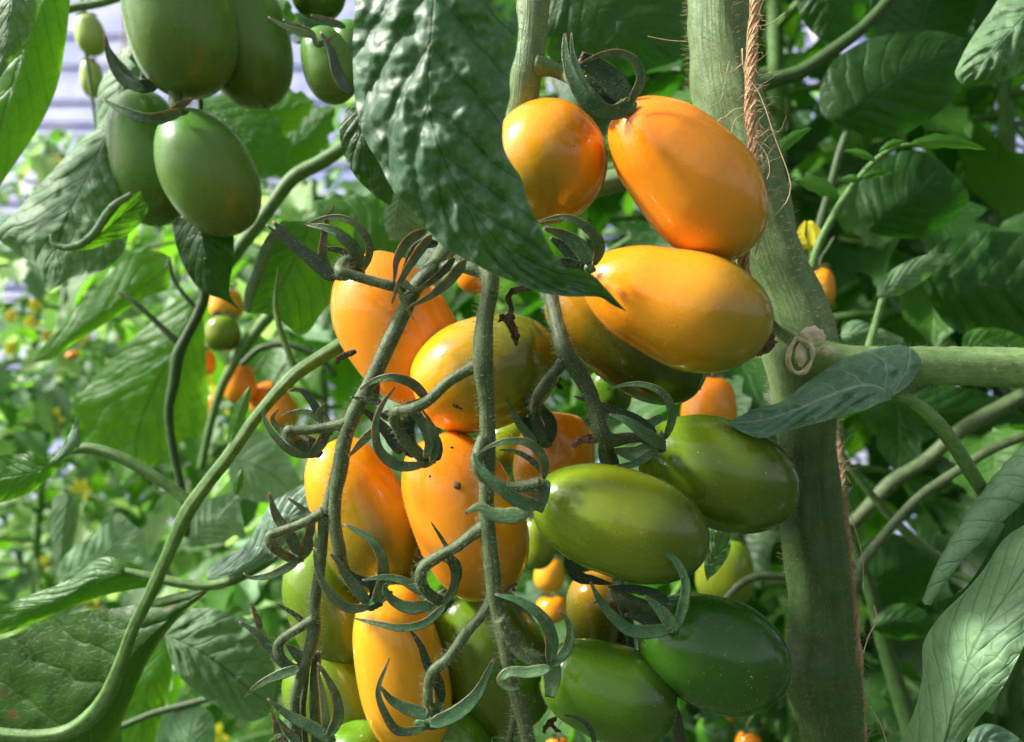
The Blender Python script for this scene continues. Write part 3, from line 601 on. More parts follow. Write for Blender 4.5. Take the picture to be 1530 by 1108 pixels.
# central rachis (photo px), its side stalks and knuckles
new_stalk('fruit_stalk', 'thick hairy central stalk running straight down in front of the tomatoes', 'fruit stalk', 'PX',
  [(706,398,.8),(728,404,.2),(733,425),(724,480),(722,545,-.1),(727,600),(729,680),(727,760),(735,850),(742,905),(752,950),(762,1000),(776,1055),(795,1130)],
  [22,30,27,26,32,25,24,23,25,24,24,21,20,24], .2045, hn=2600, kids=[
   ('side_stalk','PX',[(722,540),(700,552),(668,572),(641,597),(618,610),(590,617,.3),(600,650,.6),(632,684,.8)],[24,18,17,17,18,19,18,20],.205,700),
   ('side_stalk','PX',[(730,782),(710,795),(684,815),(656,831),(634,846),(628,863),(638,884,.2),(660,898,.5)],[24,19,17,17,18,17,16,18],.205,700),
   ('side_stalk','PX',[(737,880),(729,905),(697,945),(669,984),(648,1002),(640,1022),(640,1048),(652,1070,.4)],[20,17,16,16,17,15,14,17],.205,800),
   ('side_stalk','PX',[(748,925),(757,946),(780,967),(812,986),(830,992,.4)],[20,18,16,15,18],.203,400),
   ('side_stalk','PX',[(722,655,.3),(712,690),(722,712),(750,726),(780,727),(806,722)],[20,18,17,16,17,20],.2005,500),
   ('side_stalk','ZR',[(245,800),(250,880),(240,1000),(220,1110)],[40,36,36,40],.207,200),
   ('side_stalk','PX',[(730,408,.2),(700,400,.3),(672,398,.7),(655,402,1.0)],[26,20,20,24],.205,200)])
new_stalk('fruit_stalk', 'slanting left stalk that forks beside the amber tomato and zigzags to the bottom edge', 'fruit stalk', 'PX',
  [(668,372,.6),(650,398,.2),(622,428),(601,472),(578,520),(556,568),(532,612),(515,655),(508,700),(502,735),(500,780),(507,822),(514,850,.3),(535,880,.6)],
  [30,28,24,23,24,23,24,23,24,19,19,19,17,16], .2125, hn=2200, kids=[
   ('side_stalk','PX',[(603,432,.2),(585,427),(557,420),(530,412),(509,405),(512,396,.4),(524,390,.7)],[18,16,15,16,19,22,22],.211,450),
   ('side_stalk','PX',[(524,630),(500,636),(470,641),(440,643),(431,643),(437,655,.6),(455,668,1)],[20,16,14,16,20,20,20],.2125,500),
   ('fork','PX',[(506,700,.2),(495,735,.1),(485,772),(482,812),(477,857),(470,905),(469,945),(460,980),(450,1010),(441,1042),(440,1085),(446,1130)],[20,17,17,16,17,17,21,18,16,15,17,17],.2135,1300),
   ('side_stalk','PX',[(484,765),(465,775),(443,785),(420,793),(404,800),(405,812),(420,826,.3),(441,836,.8)],[18,15,14,14,16,15,14,16],.2125,500),
   ('side_stalk','PX',[(469,925),(450,936),(424,953),(415,966),(420,984),(434,996,.3),(450,1000,.8)],[18,14,14,16,15,14,16],.2125,400),
   ('fork','PX',[(474,975),(471,1010),(470,1050),(472,1085),(476,1130)],[14,15,15,16,16],.216,350),
   ('side_stalk','PX',[(459,985),(456,1020),(452,1060),(456,1110)],[10,10,10,10],.216,100)])
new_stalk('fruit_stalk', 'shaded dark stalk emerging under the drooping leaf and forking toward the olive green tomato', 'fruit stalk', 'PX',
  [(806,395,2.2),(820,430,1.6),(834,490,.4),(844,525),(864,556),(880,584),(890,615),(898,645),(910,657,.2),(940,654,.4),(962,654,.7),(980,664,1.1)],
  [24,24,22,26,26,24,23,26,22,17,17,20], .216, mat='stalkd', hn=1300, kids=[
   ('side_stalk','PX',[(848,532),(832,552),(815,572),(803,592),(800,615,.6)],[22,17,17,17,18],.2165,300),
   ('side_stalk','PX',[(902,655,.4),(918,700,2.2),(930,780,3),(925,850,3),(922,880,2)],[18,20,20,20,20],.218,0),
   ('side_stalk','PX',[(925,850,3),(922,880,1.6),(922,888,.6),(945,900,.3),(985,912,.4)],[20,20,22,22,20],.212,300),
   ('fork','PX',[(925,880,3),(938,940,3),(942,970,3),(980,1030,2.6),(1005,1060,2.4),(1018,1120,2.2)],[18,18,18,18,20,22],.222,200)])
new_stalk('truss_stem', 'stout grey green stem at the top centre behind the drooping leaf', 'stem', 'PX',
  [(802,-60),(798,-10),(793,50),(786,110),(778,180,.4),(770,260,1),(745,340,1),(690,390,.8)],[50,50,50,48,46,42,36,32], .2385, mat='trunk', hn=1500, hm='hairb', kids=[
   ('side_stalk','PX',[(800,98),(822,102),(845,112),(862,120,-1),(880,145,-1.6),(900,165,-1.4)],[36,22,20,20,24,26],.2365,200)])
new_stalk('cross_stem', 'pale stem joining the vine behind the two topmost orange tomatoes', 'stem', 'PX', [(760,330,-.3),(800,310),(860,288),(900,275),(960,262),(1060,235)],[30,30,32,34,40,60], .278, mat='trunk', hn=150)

# ------------------------------------------------------------------ the main vine
vb = MB()
stalk(vb, 'PX', [(1073,-90),(1074,0),(1076,70),(1088,150),(1108,230),(1130,310),(1152,390),(1180,460),(1196,520),(1204,580),(1207,650),(1213,760),(1223,860),(1228,950),(1226,1005),(1240,1065),(1254,1180)],
      [94,94,94,100,104,98,96,104,112,98,84,88,90,92,112,94,88], .264, n=150, ridge=.035, bump=.10, seg=40, nf=70)
hairs_on(vb, 5200, .0028, .000045, 1, seed=4)
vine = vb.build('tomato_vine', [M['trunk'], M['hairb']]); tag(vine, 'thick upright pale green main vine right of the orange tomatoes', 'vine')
k = MB(); stalk(k, 'PX', [(1196,528,.3),(1222,532,.1),(1262,541),(1330,546),(1420,547),(1500,549),(1600,553)], [66,56,52,56,58,60,62], .254, n=70, ridge=.03, seg=26, bump=.06)
hairs_on(k, 900, .0018, .00004, 1, seed=9); k.build('side_branch', [M['branch'], M['hair']], vine)
k = MB()
lump(k, 1214, 503, 38, 32, .2420, flat=.3, seed=1, amp=.4)
ring = [(1190,505),(1181,520),(1178,540),(1186,555),(1200,556),(1212,540),(1214,522),(1207,512)]
r3 = path(ring+[ring[0]], .2415, 60); tube(k, r3, [.00075+.0004*noise.noise(p*350) for p in r3], 10, bump=.2, nf=500)
lump(k, 1197, 532, 18, 34, .2425, seed=5, amp=.35); lump(k, 1237, 524, 22, 16, .2415, seed=8)
k.build('pruning_scar', M['scar'], vine)

# ------------------------------------------------------------------ the jute twine
tw = MB(); rng = random.Random(3)
base = [(1132,-60,-2.6),(1127,30,-2.6),(1121,110,-2.7),(1122,180,-2.75),(1126,250,-2.6),(1118,330,-2.4),(1112,400,-2.2),(1140,470,-1.2),(1200,540,2.3),(1245,640,2.5),(1258,740,.9),(1266,830,.0),(1276,930,-.4),(1283,1020,-.5),(1288,1140,-.5)]
bp = path(base, .2655, 420); fr = frames(bp)
for s in range(3):
    pts = []
    for i, p in enumerate(bp):
        T_, N_, B_ = fr[i]; an = i*.115+s*2.094
        pts.append(p+(N_*math.cos(an)+B_*math.sin(an))*(.00070+.00035*noise.noise(p*120+Vector((s*9,0,0)))))
    tube(tw, pts, .00088, 8, 0, bump=.35, nf=900)
    for q in range(5):                                   # single yarns laid round the strand
        pp = [p+(fr[i][1]*math.cos(i*.25+q*1.257+s)+fr[i][2]*math.sin(i*.25+q*1.257+s))*.00094 for i, p in enumerate(pts)]
        tube(tw, pp, .00020, 4, q % 2, bump=.3)
def fibre(mb, p, d0, ln, r, n=9, curl=.5):
    pts = [p]; dd = d0.normalized()
    for i in range(n):
        dd = (dd+Vector((rng.uniform(-1,1), rng.uniform(-1,1), rng.uniform(-1,1)))*curl).normalized(); pts.append(pts[-1]+dd*ln/n)
    tube(mb, pts, [r*(1-.7*i/n) for i in range(n+1)], 3, 1, bump=0)
for _ in range(520):
    i = rng.randrange(5, 415); 
    if 155 < i < 250: continue
    fuzz = 1.0 if 60 < i < 130 else .55
    p = bp[i]; fibre(tw, p+Vector((rng.uniform(-1,1), -1, rng.uniform(-1,1)))*.0018, Vector((rng.uniform(-1,1), rng.uniform(-1,0), rng.uniform(-.8,.8))), rng.uniform(.004,.014)*fuzz, .00007)
for pts, r in (([(1109,72),(1112,105),(1135,140),(1158,205),(1181,272),(1176,300),(1150,330),(1135,360),(1128,380)], .00017), ([(968,54),(1000,60),(1030,62)], .00012),
   ([(1100,190),(1080,175),(1068,190),(1095,165),(1112,160)], .00013), ([(1174,18),(1150,35),(1125,40)], .00010), ([(1090,215),(1098,180),(1118,165),(1130,150)], .00012),
   ([(1306,905),(1310,925),(1298,950),(1290,975)], .00018), ([(1300,1055),(1315,1080),(1325,1110)], .00012), ([(1272,770),(1288,830),(1290,880)], .0001),
   ([(1125,205),(1145,230),(1150,255),(1146,268)], .00012), ([(1040,165),(1075,150),(1085,110),(1090,90)], .00007), ([(1100,125),(1080,135),(1095,100)], .00008),
   ([(1068,105),(1090,108),(1115,90)], .00010)):
    tube(tw, path(pts, .234, 30), r, 4, 1, bump=.1)
o = tw.build('twine', [M['twine'], M['twinel']]); tag(o, 'frayed brown jute twine wound down the main vine', 'twine')

# ------------------------------------------------------------------ leaves
def smoother(x): return x*x*(3-2*x)
def leaf(label, L, MM, R, d, mat, dome=.4, amp=.05, nl=7, nu=60, nv=28, reg='PX', serr=0.0, edge=.1, crk=.06, edge_n=3.0, group=None, pet=None, petmat='petiole', cat='leaf', k=1.8, rollL=0, rollR=0, kids=(), tilt=0.0):
    """blade lofted between left edge, midrib and right edge (photo points, third value = cm nearer(-)/farther)"""
    def three(p): 
        p = Q(reg, p); return crom([(a[0], a[1], (a[2] if len(a) > 2 else 0.0)*40) for a in p], nu)
    l, m, r = three(L), three(MM), three(R); sd = L[0][0]*.13+MM[-1][1]*.07
    V = []; U = []; px = d/F; tiltx = False
    for i in range(nu):
        u = i/(nu-1)
        for j in range(nv+1):
            v = -1+2*j/nv; av = abs(v); e = l[i] if v < 0 else r[i]; c = m[i]
            ev = av
            x = c[0]+(e[0]-c[0])*ev; y = c[1]+(e[1]-c[1])*ev; dd = (c[2]+(e[2]-c[2])*ev**1.5)/40
            wdt = math.hypot(e[0]-c[0], e[1]-c[1])
            if serr and av > .8:
                sp = serr*math.sin(u*41+sd)*smoother((av-.8)/.2)*min(1, wdt/20)
                x += (e[0]-c[0])/max(1,wdt)*sp*8; y += (e[1]-c[1])/max(1,wdt)*sp*8
            s = u*nl-av*k*(1 if wdt > 1 else 0)+.12*noise.noise(Vector((u*6,v*3,sd)))
            env = min(1, u*6, (1-u)*6)*min(1, wdt/25)
            dd += tilt*v*min(1, wdt/80)*(-1 if tiltx else 1)
            bul = amp*(abs(math.sin(math.pi*s))**.7-.5)*math.sin(math.pi*min(1, av*1.05))*env
            off = -dome*(1-av**1.6)*min(1, wdt/60) - bul + edge*math.sin(u*2*math.pi*edge_n+sd+v)*av**3*env + crk*noise.noise(Vector((x*.03,y*.03,sd)))*1.6 + crk*.7*noise.noise(Vector((x*.08,y*.08,sd)))
            rl = rollL if v < 0 else rollR
            if rl and av > .72:
                q = (av-.72)/.28; an = q*rl; Rr = .28*wdt/abs(rl)
                bx = c[0]+(e[0]-c[0])*.72; by = c[1]+(e[1]-c[1])*.72
                ux, uy = (e[0]-c[0])/max(1,wdt), (e[1]-c[1])/max(1,wdt)
                x = bx+ux*Rr*math.sin(abs(an))*1.6; y = by+uy*Rr*math.sin(abs(an))*1.6
                off += (-1 if rl > 0 else 1)*Rr*(1-math.cos(an))*px*100
            V.append(P(x, y, d+(dd+off)*.01)); U.append((u, j/nv))
    n1 = nv+1; Fc = [(i*n1+j, i*n1+j+1, (i+1)*n1+j+1, (i+1)*n1+j) for i in range(nu-1) for j in range(nv)]
    # front side (towards the viewer) is the upper side
    c0 = sum(((V[f[1]]-V[f[0]]).cross(V[f[2]]-V[f[0]]).y for f in Fc[::7]))
    if c0 > 0: Fc = [tuple(reversed(f)) for f in Fc]
    mb = MB(); mb.add(V, Fc, 0, U)
    o = mb.build('leaf', M[mat]); tag(o, label, cat, group)
    if pet:
        for pr, pp, w, pd in ([pet] if not isinstance(pet, list) else pet):
            kx = MB(); stalk(kx, pr, pp, w, pd, ridge=.10, bump=.05); hairs_on(kx, 260, .0013, .00004, 1, seed=int(pp[0][0]))
            kx.build('petiole', [M[petmat], M['hair']], o)
    return o
exec_leaves = True
# the big drooping leaf in front
leaf('large blue green leaf drooping in front of the trusses from the top edge',
     [(536,-110),(531,0),(527,73,.2),(531,146,.2),(544,205,.1),(566,242),(588,285),(617,315),(646,351),(665,370),(698,388),(740,410),(773,423),(809,437),(850,443),(880,443),(899,445),(916,456),(936,465)],
     [(650,-110,-.4),(648,0,-.4),(642,80,-.5),(640,150,-.5),(650,200,-.5),(664,240,-.4),(684,280,-.3),(706,315,-.2),(730,345,-.1),(752,368,0),(776,388,.1),(800,403,.2),(825,415,.3),(845,423,.3),(868,430,.3),(888,436,.4),(905,443,.4),(921,453,.4),(936,465,.4)],
     [(762,-110,.3),(769,0,.4),(775,37,.4),(771,80,.3),(762,110,.2),(762,146,.1),(752,183,.1),(753,220),(765,245),(778,264),(786,290),(793,311),(811,348),(829,381),(845,398),(866,402),(885,410),(903,428),(936,465)],
     .178, 'lf_main', tilt=-.35, dome=.12, amp=.17, nl=8.5, nu=150, nv=64, edge=.05, crk=.12, k=2.1)
# crossing leaf in front of the vine
leaf('small bluish leaf crossing in front of the main vine below the pruning scar',
     [(1334,596),(1315,602,-.2),(1292,612,-.2),(1255,622,-.1),(1225,631),(1197,638),(1165,647),(1138,654),(1110,646),(1087,631)],
     [(1330,593),(1318,580,-.2),(1290,575,-.3),(1255,585,-.3),(1225,597,-.2),(1197,609,-.1),(1168,619),(1142,627),(1115,630),(1087,631)],
     [(1334,592,-.2),(1362,570,-.5),(1376,538,-.6),(1352,516,-.1),(1316,519),(1263,535),(1204,572),(1168,599),(1127,611),(1087,631)],
     .232, 'lf_blue', tilt=1.3, dome=-.05, amp=.2, nl=6, nu=80, nv=36, edge=.2, crk=.2,
     pet=('PX', [(1296,592,.1),(1330,592),(1365,603),(1400,632),(1430,672,.2),(1455,712,.6),(1484,758,1.6)], [8,16,20,21,20,20,18], .234))
leaf('large pale dusty leaf rising from the bottom right corner', [(1310,1200,.5),(1345,1108,.3),(1365,1065,.2),(1378,1010),(1380,960),(1405,920),(1440,885),(1470,850),(1500,805),(1545,775)],
     [(1395,1210),(1405,1140,-.2),(1420,1080,-.3),(1432,1030,-.4),(1445,990,-.4),(1462,950,-.4),(1485,915,-.3),(1510,880,-.2),(1530,850),(1560,800)],
     [(1400,1200,.5),(1440,1108,.3),(1462,1075,.2),(1490,1040),(1510,1005),(1530,965),(1550,930),(1570,890),(1580,860),(1575,800)],
     .228, 'lf_pale', tilt=-1.5, dome=.25, amp=.05, nl=6, nu=110, nv=48, edge=.04, crk=.05, k=1.5)
rl = MB(); rp = path([(1384,900),(1394,880),(1412,848),(1440,808),(1478,762),(1520,718),(1580,668)], .238, 90)
rr = [x[0] for x in crom([(6,0,0),(18,.6,0),(25,2,0),(29,3,0),(30,4,0),(30,5,0),(28,6,0)], 90)]
frr = frames(rp); V = []; U = []; sg = 30                    # a scroll: the blade overlaps itself along a seam
for i, p in enumerate(rp):
    for k in range(sg+1):
        th = 2*math.pi*1.18*k/sg+.6; q = rr[i]*.238/F*(1+.10*k/sg+.05*noise.noise(p*260+Vector((th,0,0)))+.025*math.sin(i*.9+th*2))
        V.append(p+(frr[i][1]*math.cos(th)+frr[i][2]*math.sin(th))*q); U.append((i/89, .5+.5*k/sg))
n1 = sg+1; rl.add(V, [(i*n1+k, i*n1+k+1, (i+1)*n1+k+1, (i+1)*n1+k) for i in range(89) for k in range(sg)], 0, U)
q = rr[0]*.238/F; rl.add([rp[0]-frr[0][0]*q*.8]+[V[k] for k in range(n1)], [(0, k+1, k+2) for k in range(sg)], 0, [(0,.5)]*(n1+1))
o = rl.build('leaf', M['lf_pale']); tag(o, 'rolled up leaf tube leaning up to the right edge above the pale dusty leaf', 'leaf')
leaf('dark underside leaf hanging below the rolled up leaf', [(1400,900),(1440,880),(1480,820),(1530,740),(1570,700)], [(1400,902),(1455,905),(1500,870),(1540,800),(1580,740)], [(1402,905),(1440,935),(1500,925),(1560,880),(1600,800)], .252, 'lf_dark', dome=.1)
leaf('crumpled grey green leaf hanging from the top right corner', [(1560,-40),(1500,-10),(1478,20),(1450,60),(1432,95),(1427,112),(1436,124)],
     [(1570,-10,-.3),(1535,20,-.5),(1505,50,-.6),(1482,78,-.6),(1462,100,-.5),(1450,115,-.3),(1438,126)],
     [(1600,60),(1560,75),(1545,90),(1525,108),(1505,118),(1478,126),(1440,127)], .30, 'lf_grey', tilt=-.6, dome=.25, amp=.22, nl=5, nu=70, nv=30, edge=.15, crk=.14)
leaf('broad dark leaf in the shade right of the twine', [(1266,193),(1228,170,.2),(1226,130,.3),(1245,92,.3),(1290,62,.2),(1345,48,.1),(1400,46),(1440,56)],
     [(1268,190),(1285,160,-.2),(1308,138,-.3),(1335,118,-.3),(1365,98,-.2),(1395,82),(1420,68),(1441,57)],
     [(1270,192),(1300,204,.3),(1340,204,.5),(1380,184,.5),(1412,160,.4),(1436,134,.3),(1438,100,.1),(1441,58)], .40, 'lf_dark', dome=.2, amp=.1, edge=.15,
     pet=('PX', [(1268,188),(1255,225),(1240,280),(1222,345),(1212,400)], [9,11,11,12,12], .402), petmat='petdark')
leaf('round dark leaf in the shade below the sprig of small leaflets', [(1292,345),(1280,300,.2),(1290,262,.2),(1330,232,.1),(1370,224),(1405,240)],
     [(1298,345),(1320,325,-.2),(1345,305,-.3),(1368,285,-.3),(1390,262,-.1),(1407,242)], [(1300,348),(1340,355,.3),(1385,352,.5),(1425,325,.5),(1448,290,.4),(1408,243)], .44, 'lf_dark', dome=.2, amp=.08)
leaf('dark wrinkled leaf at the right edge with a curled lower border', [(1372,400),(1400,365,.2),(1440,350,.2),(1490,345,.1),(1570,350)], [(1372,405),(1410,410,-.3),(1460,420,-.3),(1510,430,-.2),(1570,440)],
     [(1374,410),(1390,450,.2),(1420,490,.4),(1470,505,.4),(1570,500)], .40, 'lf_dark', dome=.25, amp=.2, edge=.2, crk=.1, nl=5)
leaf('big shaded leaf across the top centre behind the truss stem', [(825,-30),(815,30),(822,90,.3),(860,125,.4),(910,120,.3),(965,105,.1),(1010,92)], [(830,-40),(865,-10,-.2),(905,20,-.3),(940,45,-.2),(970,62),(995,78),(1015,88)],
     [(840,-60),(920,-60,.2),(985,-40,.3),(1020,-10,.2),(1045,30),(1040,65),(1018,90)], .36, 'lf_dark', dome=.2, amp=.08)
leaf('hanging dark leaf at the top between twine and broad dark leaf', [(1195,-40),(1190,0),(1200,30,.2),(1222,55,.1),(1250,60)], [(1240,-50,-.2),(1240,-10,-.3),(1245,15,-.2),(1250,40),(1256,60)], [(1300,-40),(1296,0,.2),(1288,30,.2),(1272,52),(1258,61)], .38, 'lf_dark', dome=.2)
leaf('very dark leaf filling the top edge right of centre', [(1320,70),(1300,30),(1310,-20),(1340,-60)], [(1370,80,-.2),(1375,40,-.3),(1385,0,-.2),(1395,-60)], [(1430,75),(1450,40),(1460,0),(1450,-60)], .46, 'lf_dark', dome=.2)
leaf('small upright leaf on a thin stalk right of the vine', [(1310,441),(1312,425),(1330,405),(1360,388),(1392,379),(1422,379)], [(1311,443),(1330,428,-.1),(1352,413,-.1),(1375,400,-.1),(1400,389),(1422,379)], [(1315,445),(1340,441),(1368,428),(1392,410),(1410,396),(1422,379)], .335, 'lf_grey', dome=.1, amp=.03,
     pet=('PX', [(1320,440),(1314,460),(1306,490),(1296,525)], [9,9,10,12], .336))
leaf('shaded leaf behind the side branch at the right edge', [(1360,590),(1400,575),(1450,580),(1500,600),(1560,640)], [(1355,600),(1400,612,-.2),(1450,625,-.2),(1500,650,-.1),(1560,690)], [(1360,620),(1400,650,.3),(1450,670,.3),(1500,700,.2),(1560,740)], .47, 'lf_dark')
leaf('curled pale leaf just above the side branch', [(1256,500),(1262,485),(1280,478),(1310,488),(1350,505)], [(1258,505,-.1),(1275,498,-.2),(1295,500,-.2),(1320,508,-.1),(1350,512)], [(1262,515),(1280,520),(1300,522),(1325,520),(1350,518)], .37, 'lf_grey', dome=.3)
leaf('curled leaf with a pale rim at the right edge above the side branch', [(1438,520),(1440,500),(1462,490),(1500,492),(1550,512)], [(1440,522),(1458,515,-.1),(1480,512,-.1),(1505,516),(1550,526)], [(1444,530),(1465,538),(1490,540),(1520,540),(1550,540)], .36, 'lf_mid', dome=.1)
leaf('dim leaf low on the right of the twine', [(1300,930),(1330,905),(1370,905),(1402,935)], [(1302,935,0),(1335,930,-.2),(1370,935,-.2),(1402,940)], [(1306,942),(1340,955,.2),(1375,952,.2),(1402,945)], .40, 'lf_dark')
leaf('dark broad leaf behind the twine at lower right', [(1290,880),(1280,830),(1310,800),(1350,800),(1390,830)], [(1292,885),(1315,865,-.2),(1340,850,-.2),(1365,842),(1392,834)], [(1296,890),(1330,905,.2),(1370,900,.3),(1395,870,.2),(1394,838)], .46, 'lf_dark')
leaf('crinkled bluish leaf in the very bottom right corner', [(1440,1130),(1450,1095),(1470,1082),(1495,1085),(1525,1105),(1560,1140)], [(1450,1150),(1465,1120,-.2),(1482,1108,-.2),(1500,1115,-.1),(1520,1135),(1550,1160)], [(1460,1170),(1480,1160),(1495,1160),(1510,1165),(1520,1170),(1540,1180)], .29, 'lf_blue', amp=.12, crk=.1)
leaf('tongue of leaf lit behind the lime green tomato', [(1056,868),(1075,850),(1090,825),(1092,800),(1088,788)], [(1054,860),(1062,842),(1072,822),(1078,800),(1084,788)], [(1052,850),(1052,835),(1056,815),(1064,795),(1082,786)], .29, 'lf_grey', dome=.05)
# the sprig of leaflets
mb = MB(); stalk(mb, 'W3', [(660,1100),(690,1000),(740,900),(800,800),(870,710),(940,640),(1010,600),(1075,590)], [32,30,28,28,26,24,20,14], .325, bump=.04)
hairs_on(mb, 300, .0012, .00004, 1); spr = mb.build('leafy_sprig', [M['petiole'], M['hair']]); tag(spr, 'arched light green sprig with narrow leaflets right of the vine', 'sprig')
def leaflet(parent, reg, A, B, w, d, mat, droop=.1, name='leaflet', nu=18, nv=8):
    a = Q(reg, [A])[0]; b = Q(reg, [B])[0]; s = REG[reg][2]; w = w/s; V = []; U = []
    dx, dy = b[0]-a[0], b[1]-a[1]; ln = math.hypot(dx, dy); nx, ny = -dy/ln, dx/ln
    for i in range(nu):
        u = i/(nu-1); wd = w*.5*(math.sin(math.pi*u**.75))**.85*(1+.1*math.sin(u*23))
        for j in range(nv+1):
            v = -1+2*j/nv
            V.append(P(a[0]+dx*u+nx*wd*v, a[1]+dy*u+ny*wd*v-math.sin(u*3.14)*ln*.08, d+(droop*(1-abs(v))*-.6+.2*u*u)*.01)); U.append((u, j/nv))
    n1 = nv+1; Fc = [(i*n1+j, i*n1+j+1, (i+1)*n1+j+1, (i+1)*n1+j) for i in range(nu-1) for j in range(nv)]
    m2 = MB(); m2.add(V, Fc, 0, U); return m2.build(name, M[mat], parent)
for A, B, w in (((1060,590),(1375,610),60), ((925,655),(790,615),34), ((1040,575),(935,620),34), ((870,725),(995,705),36), ((860,735),(785,730),34), ((775,800),(585,735),70), ((500,640),(665,520),50)):
    leaflet(spr, 'W3', A, B, w, .322, 'lf_mid')
# yellow flower bud behind
mb = MB()
for i in range(5):
    an = i*1.257; blade(mb, [(1208+8*math.cos(an),372+3*math.sin(an)), (1208+15*math.cos(an),352), (1207+5*math.cos(an),330)], 16, .36+.002*math.sin(an), camber=.3, n=10, thick=.1)
M['petal'] = mat_plain('petal_yellow', (.88,.82,.06), .5, (.85,.72,.04), 120, tr=.4)
o = mb.build('flower', M['petal']); tag(o, 'closed yellow flower right of the vine, beside the arched sprig', 'flower')
# ------------------------------------------------------------------ left side: leaves and petioles
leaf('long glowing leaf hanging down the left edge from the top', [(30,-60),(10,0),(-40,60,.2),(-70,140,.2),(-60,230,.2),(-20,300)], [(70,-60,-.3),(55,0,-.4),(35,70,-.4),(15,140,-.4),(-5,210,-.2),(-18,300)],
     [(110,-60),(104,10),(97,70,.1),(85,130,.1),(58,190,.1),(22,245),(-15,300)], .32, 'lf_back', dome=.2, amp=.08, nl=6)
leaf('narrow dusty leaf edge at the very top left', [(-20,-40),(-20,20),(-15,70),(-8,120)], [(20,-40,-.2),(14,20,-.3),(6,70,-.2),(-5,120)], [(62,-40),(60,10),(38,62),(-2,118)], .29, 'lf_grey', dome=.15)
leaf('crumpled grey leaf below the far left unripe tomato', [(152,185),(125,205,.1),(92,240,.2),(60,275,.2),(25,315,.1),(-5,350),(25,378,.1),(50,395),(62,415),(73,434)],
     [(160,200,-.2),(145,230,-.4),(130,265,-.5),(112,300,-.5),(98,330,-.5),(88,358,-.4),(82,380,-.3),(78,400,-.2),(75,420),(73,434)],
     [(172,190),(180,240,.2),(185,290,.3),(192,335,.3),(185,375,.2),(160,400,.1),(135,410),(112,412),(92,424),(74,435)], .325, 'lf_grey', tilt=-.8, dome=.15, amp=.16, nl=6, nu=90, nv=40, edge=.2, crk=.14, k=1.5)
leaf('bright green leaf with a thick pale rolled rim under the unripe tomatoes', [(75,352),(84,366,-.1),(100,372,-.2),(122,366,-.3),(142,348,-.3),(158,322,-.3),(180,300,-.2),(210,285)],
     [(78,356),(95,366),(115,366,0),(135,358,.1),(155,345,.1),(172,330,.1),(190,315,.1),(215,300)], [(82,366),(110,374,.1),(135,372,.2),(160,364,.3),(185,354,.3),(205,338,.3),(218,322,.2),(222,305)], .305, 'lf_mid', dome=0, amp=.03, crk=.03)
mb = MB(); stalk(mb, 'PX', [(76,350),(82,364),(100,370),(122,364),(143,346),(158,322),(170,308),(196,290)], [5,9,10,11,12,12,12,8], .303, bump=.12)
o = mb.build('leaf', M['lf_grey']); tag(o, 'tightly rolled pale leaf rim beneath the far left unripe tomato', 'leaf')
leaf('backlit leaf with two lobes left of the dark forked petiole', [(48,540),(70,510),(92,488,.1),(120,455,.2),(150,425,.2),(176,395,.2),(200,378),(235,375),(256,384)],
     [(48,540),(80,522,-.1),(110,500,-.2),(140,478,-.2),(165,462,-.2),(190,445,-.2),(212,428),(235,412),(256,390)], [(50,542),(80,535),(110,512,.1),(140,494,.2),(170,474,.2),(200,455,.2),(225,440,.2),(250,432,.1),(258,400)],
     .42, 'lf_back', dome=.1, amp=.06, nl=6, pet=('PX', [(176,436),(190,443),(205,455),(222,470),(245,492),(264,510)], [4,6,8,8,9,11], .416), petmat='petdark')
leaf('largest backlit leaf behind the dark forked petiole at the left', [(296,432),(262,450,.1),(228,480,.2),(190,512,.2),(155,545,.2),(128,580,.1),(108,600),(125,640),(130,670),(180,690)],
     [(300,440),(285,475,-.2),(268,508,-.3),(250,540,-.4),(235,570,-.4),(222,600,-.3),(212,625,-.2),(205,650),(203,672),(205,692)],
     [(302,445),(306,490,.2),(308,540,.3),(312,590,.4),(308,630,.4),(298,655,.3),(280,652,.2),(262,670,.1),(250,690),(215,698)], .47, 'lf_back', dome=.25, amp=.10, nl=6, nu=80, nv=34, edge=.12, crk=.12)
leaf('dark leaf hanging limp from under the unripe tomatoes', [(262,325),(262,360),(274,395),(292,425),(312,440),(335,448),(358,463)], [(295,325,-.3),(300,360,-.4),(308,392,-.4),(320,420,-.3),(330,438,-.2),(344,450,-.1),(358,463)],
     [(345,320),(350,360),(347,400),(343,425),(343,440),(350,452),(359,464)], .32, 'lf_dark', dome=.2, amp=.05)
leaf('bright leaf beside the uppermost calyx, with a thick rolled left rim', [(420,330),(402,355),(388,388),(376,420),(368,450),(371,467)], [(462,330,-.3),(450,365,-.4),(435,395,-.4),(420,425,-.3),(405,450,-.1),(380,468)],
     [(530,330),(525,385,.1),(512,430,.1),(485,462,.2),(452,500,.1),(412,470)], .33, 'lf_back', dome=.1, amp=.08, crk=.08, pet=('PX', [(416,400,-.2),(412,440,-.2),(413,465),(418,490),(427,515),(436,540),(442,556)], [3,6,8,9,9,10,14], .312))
mb = MB(); stalk(mb, 'PX', [(428,343),(410,352),(396,378),(384,410),(373,440),(370,464)], [12,16,17,16,15,10], .322, bump=.12)
o = mb.build('leaf', M['lf_grey']); tag(o, 'fat rolled leaf rim left of the uppermost calyx', 'leaf')
leaf('bluish folded flap at the end of the arching petiole on the left', [(80,690),(92,668),(105,645),(116,618),(118,640)], [(82,690),(96,676,-.1),(108,662,-.1),(116,648,-.1),(120,655)], [(86,688),(102,680),(114,672),(120,665),(122,660)], .305, 'lf_blue', dome=.02, amp=.01, crk=.02, nu=20, nv=10)
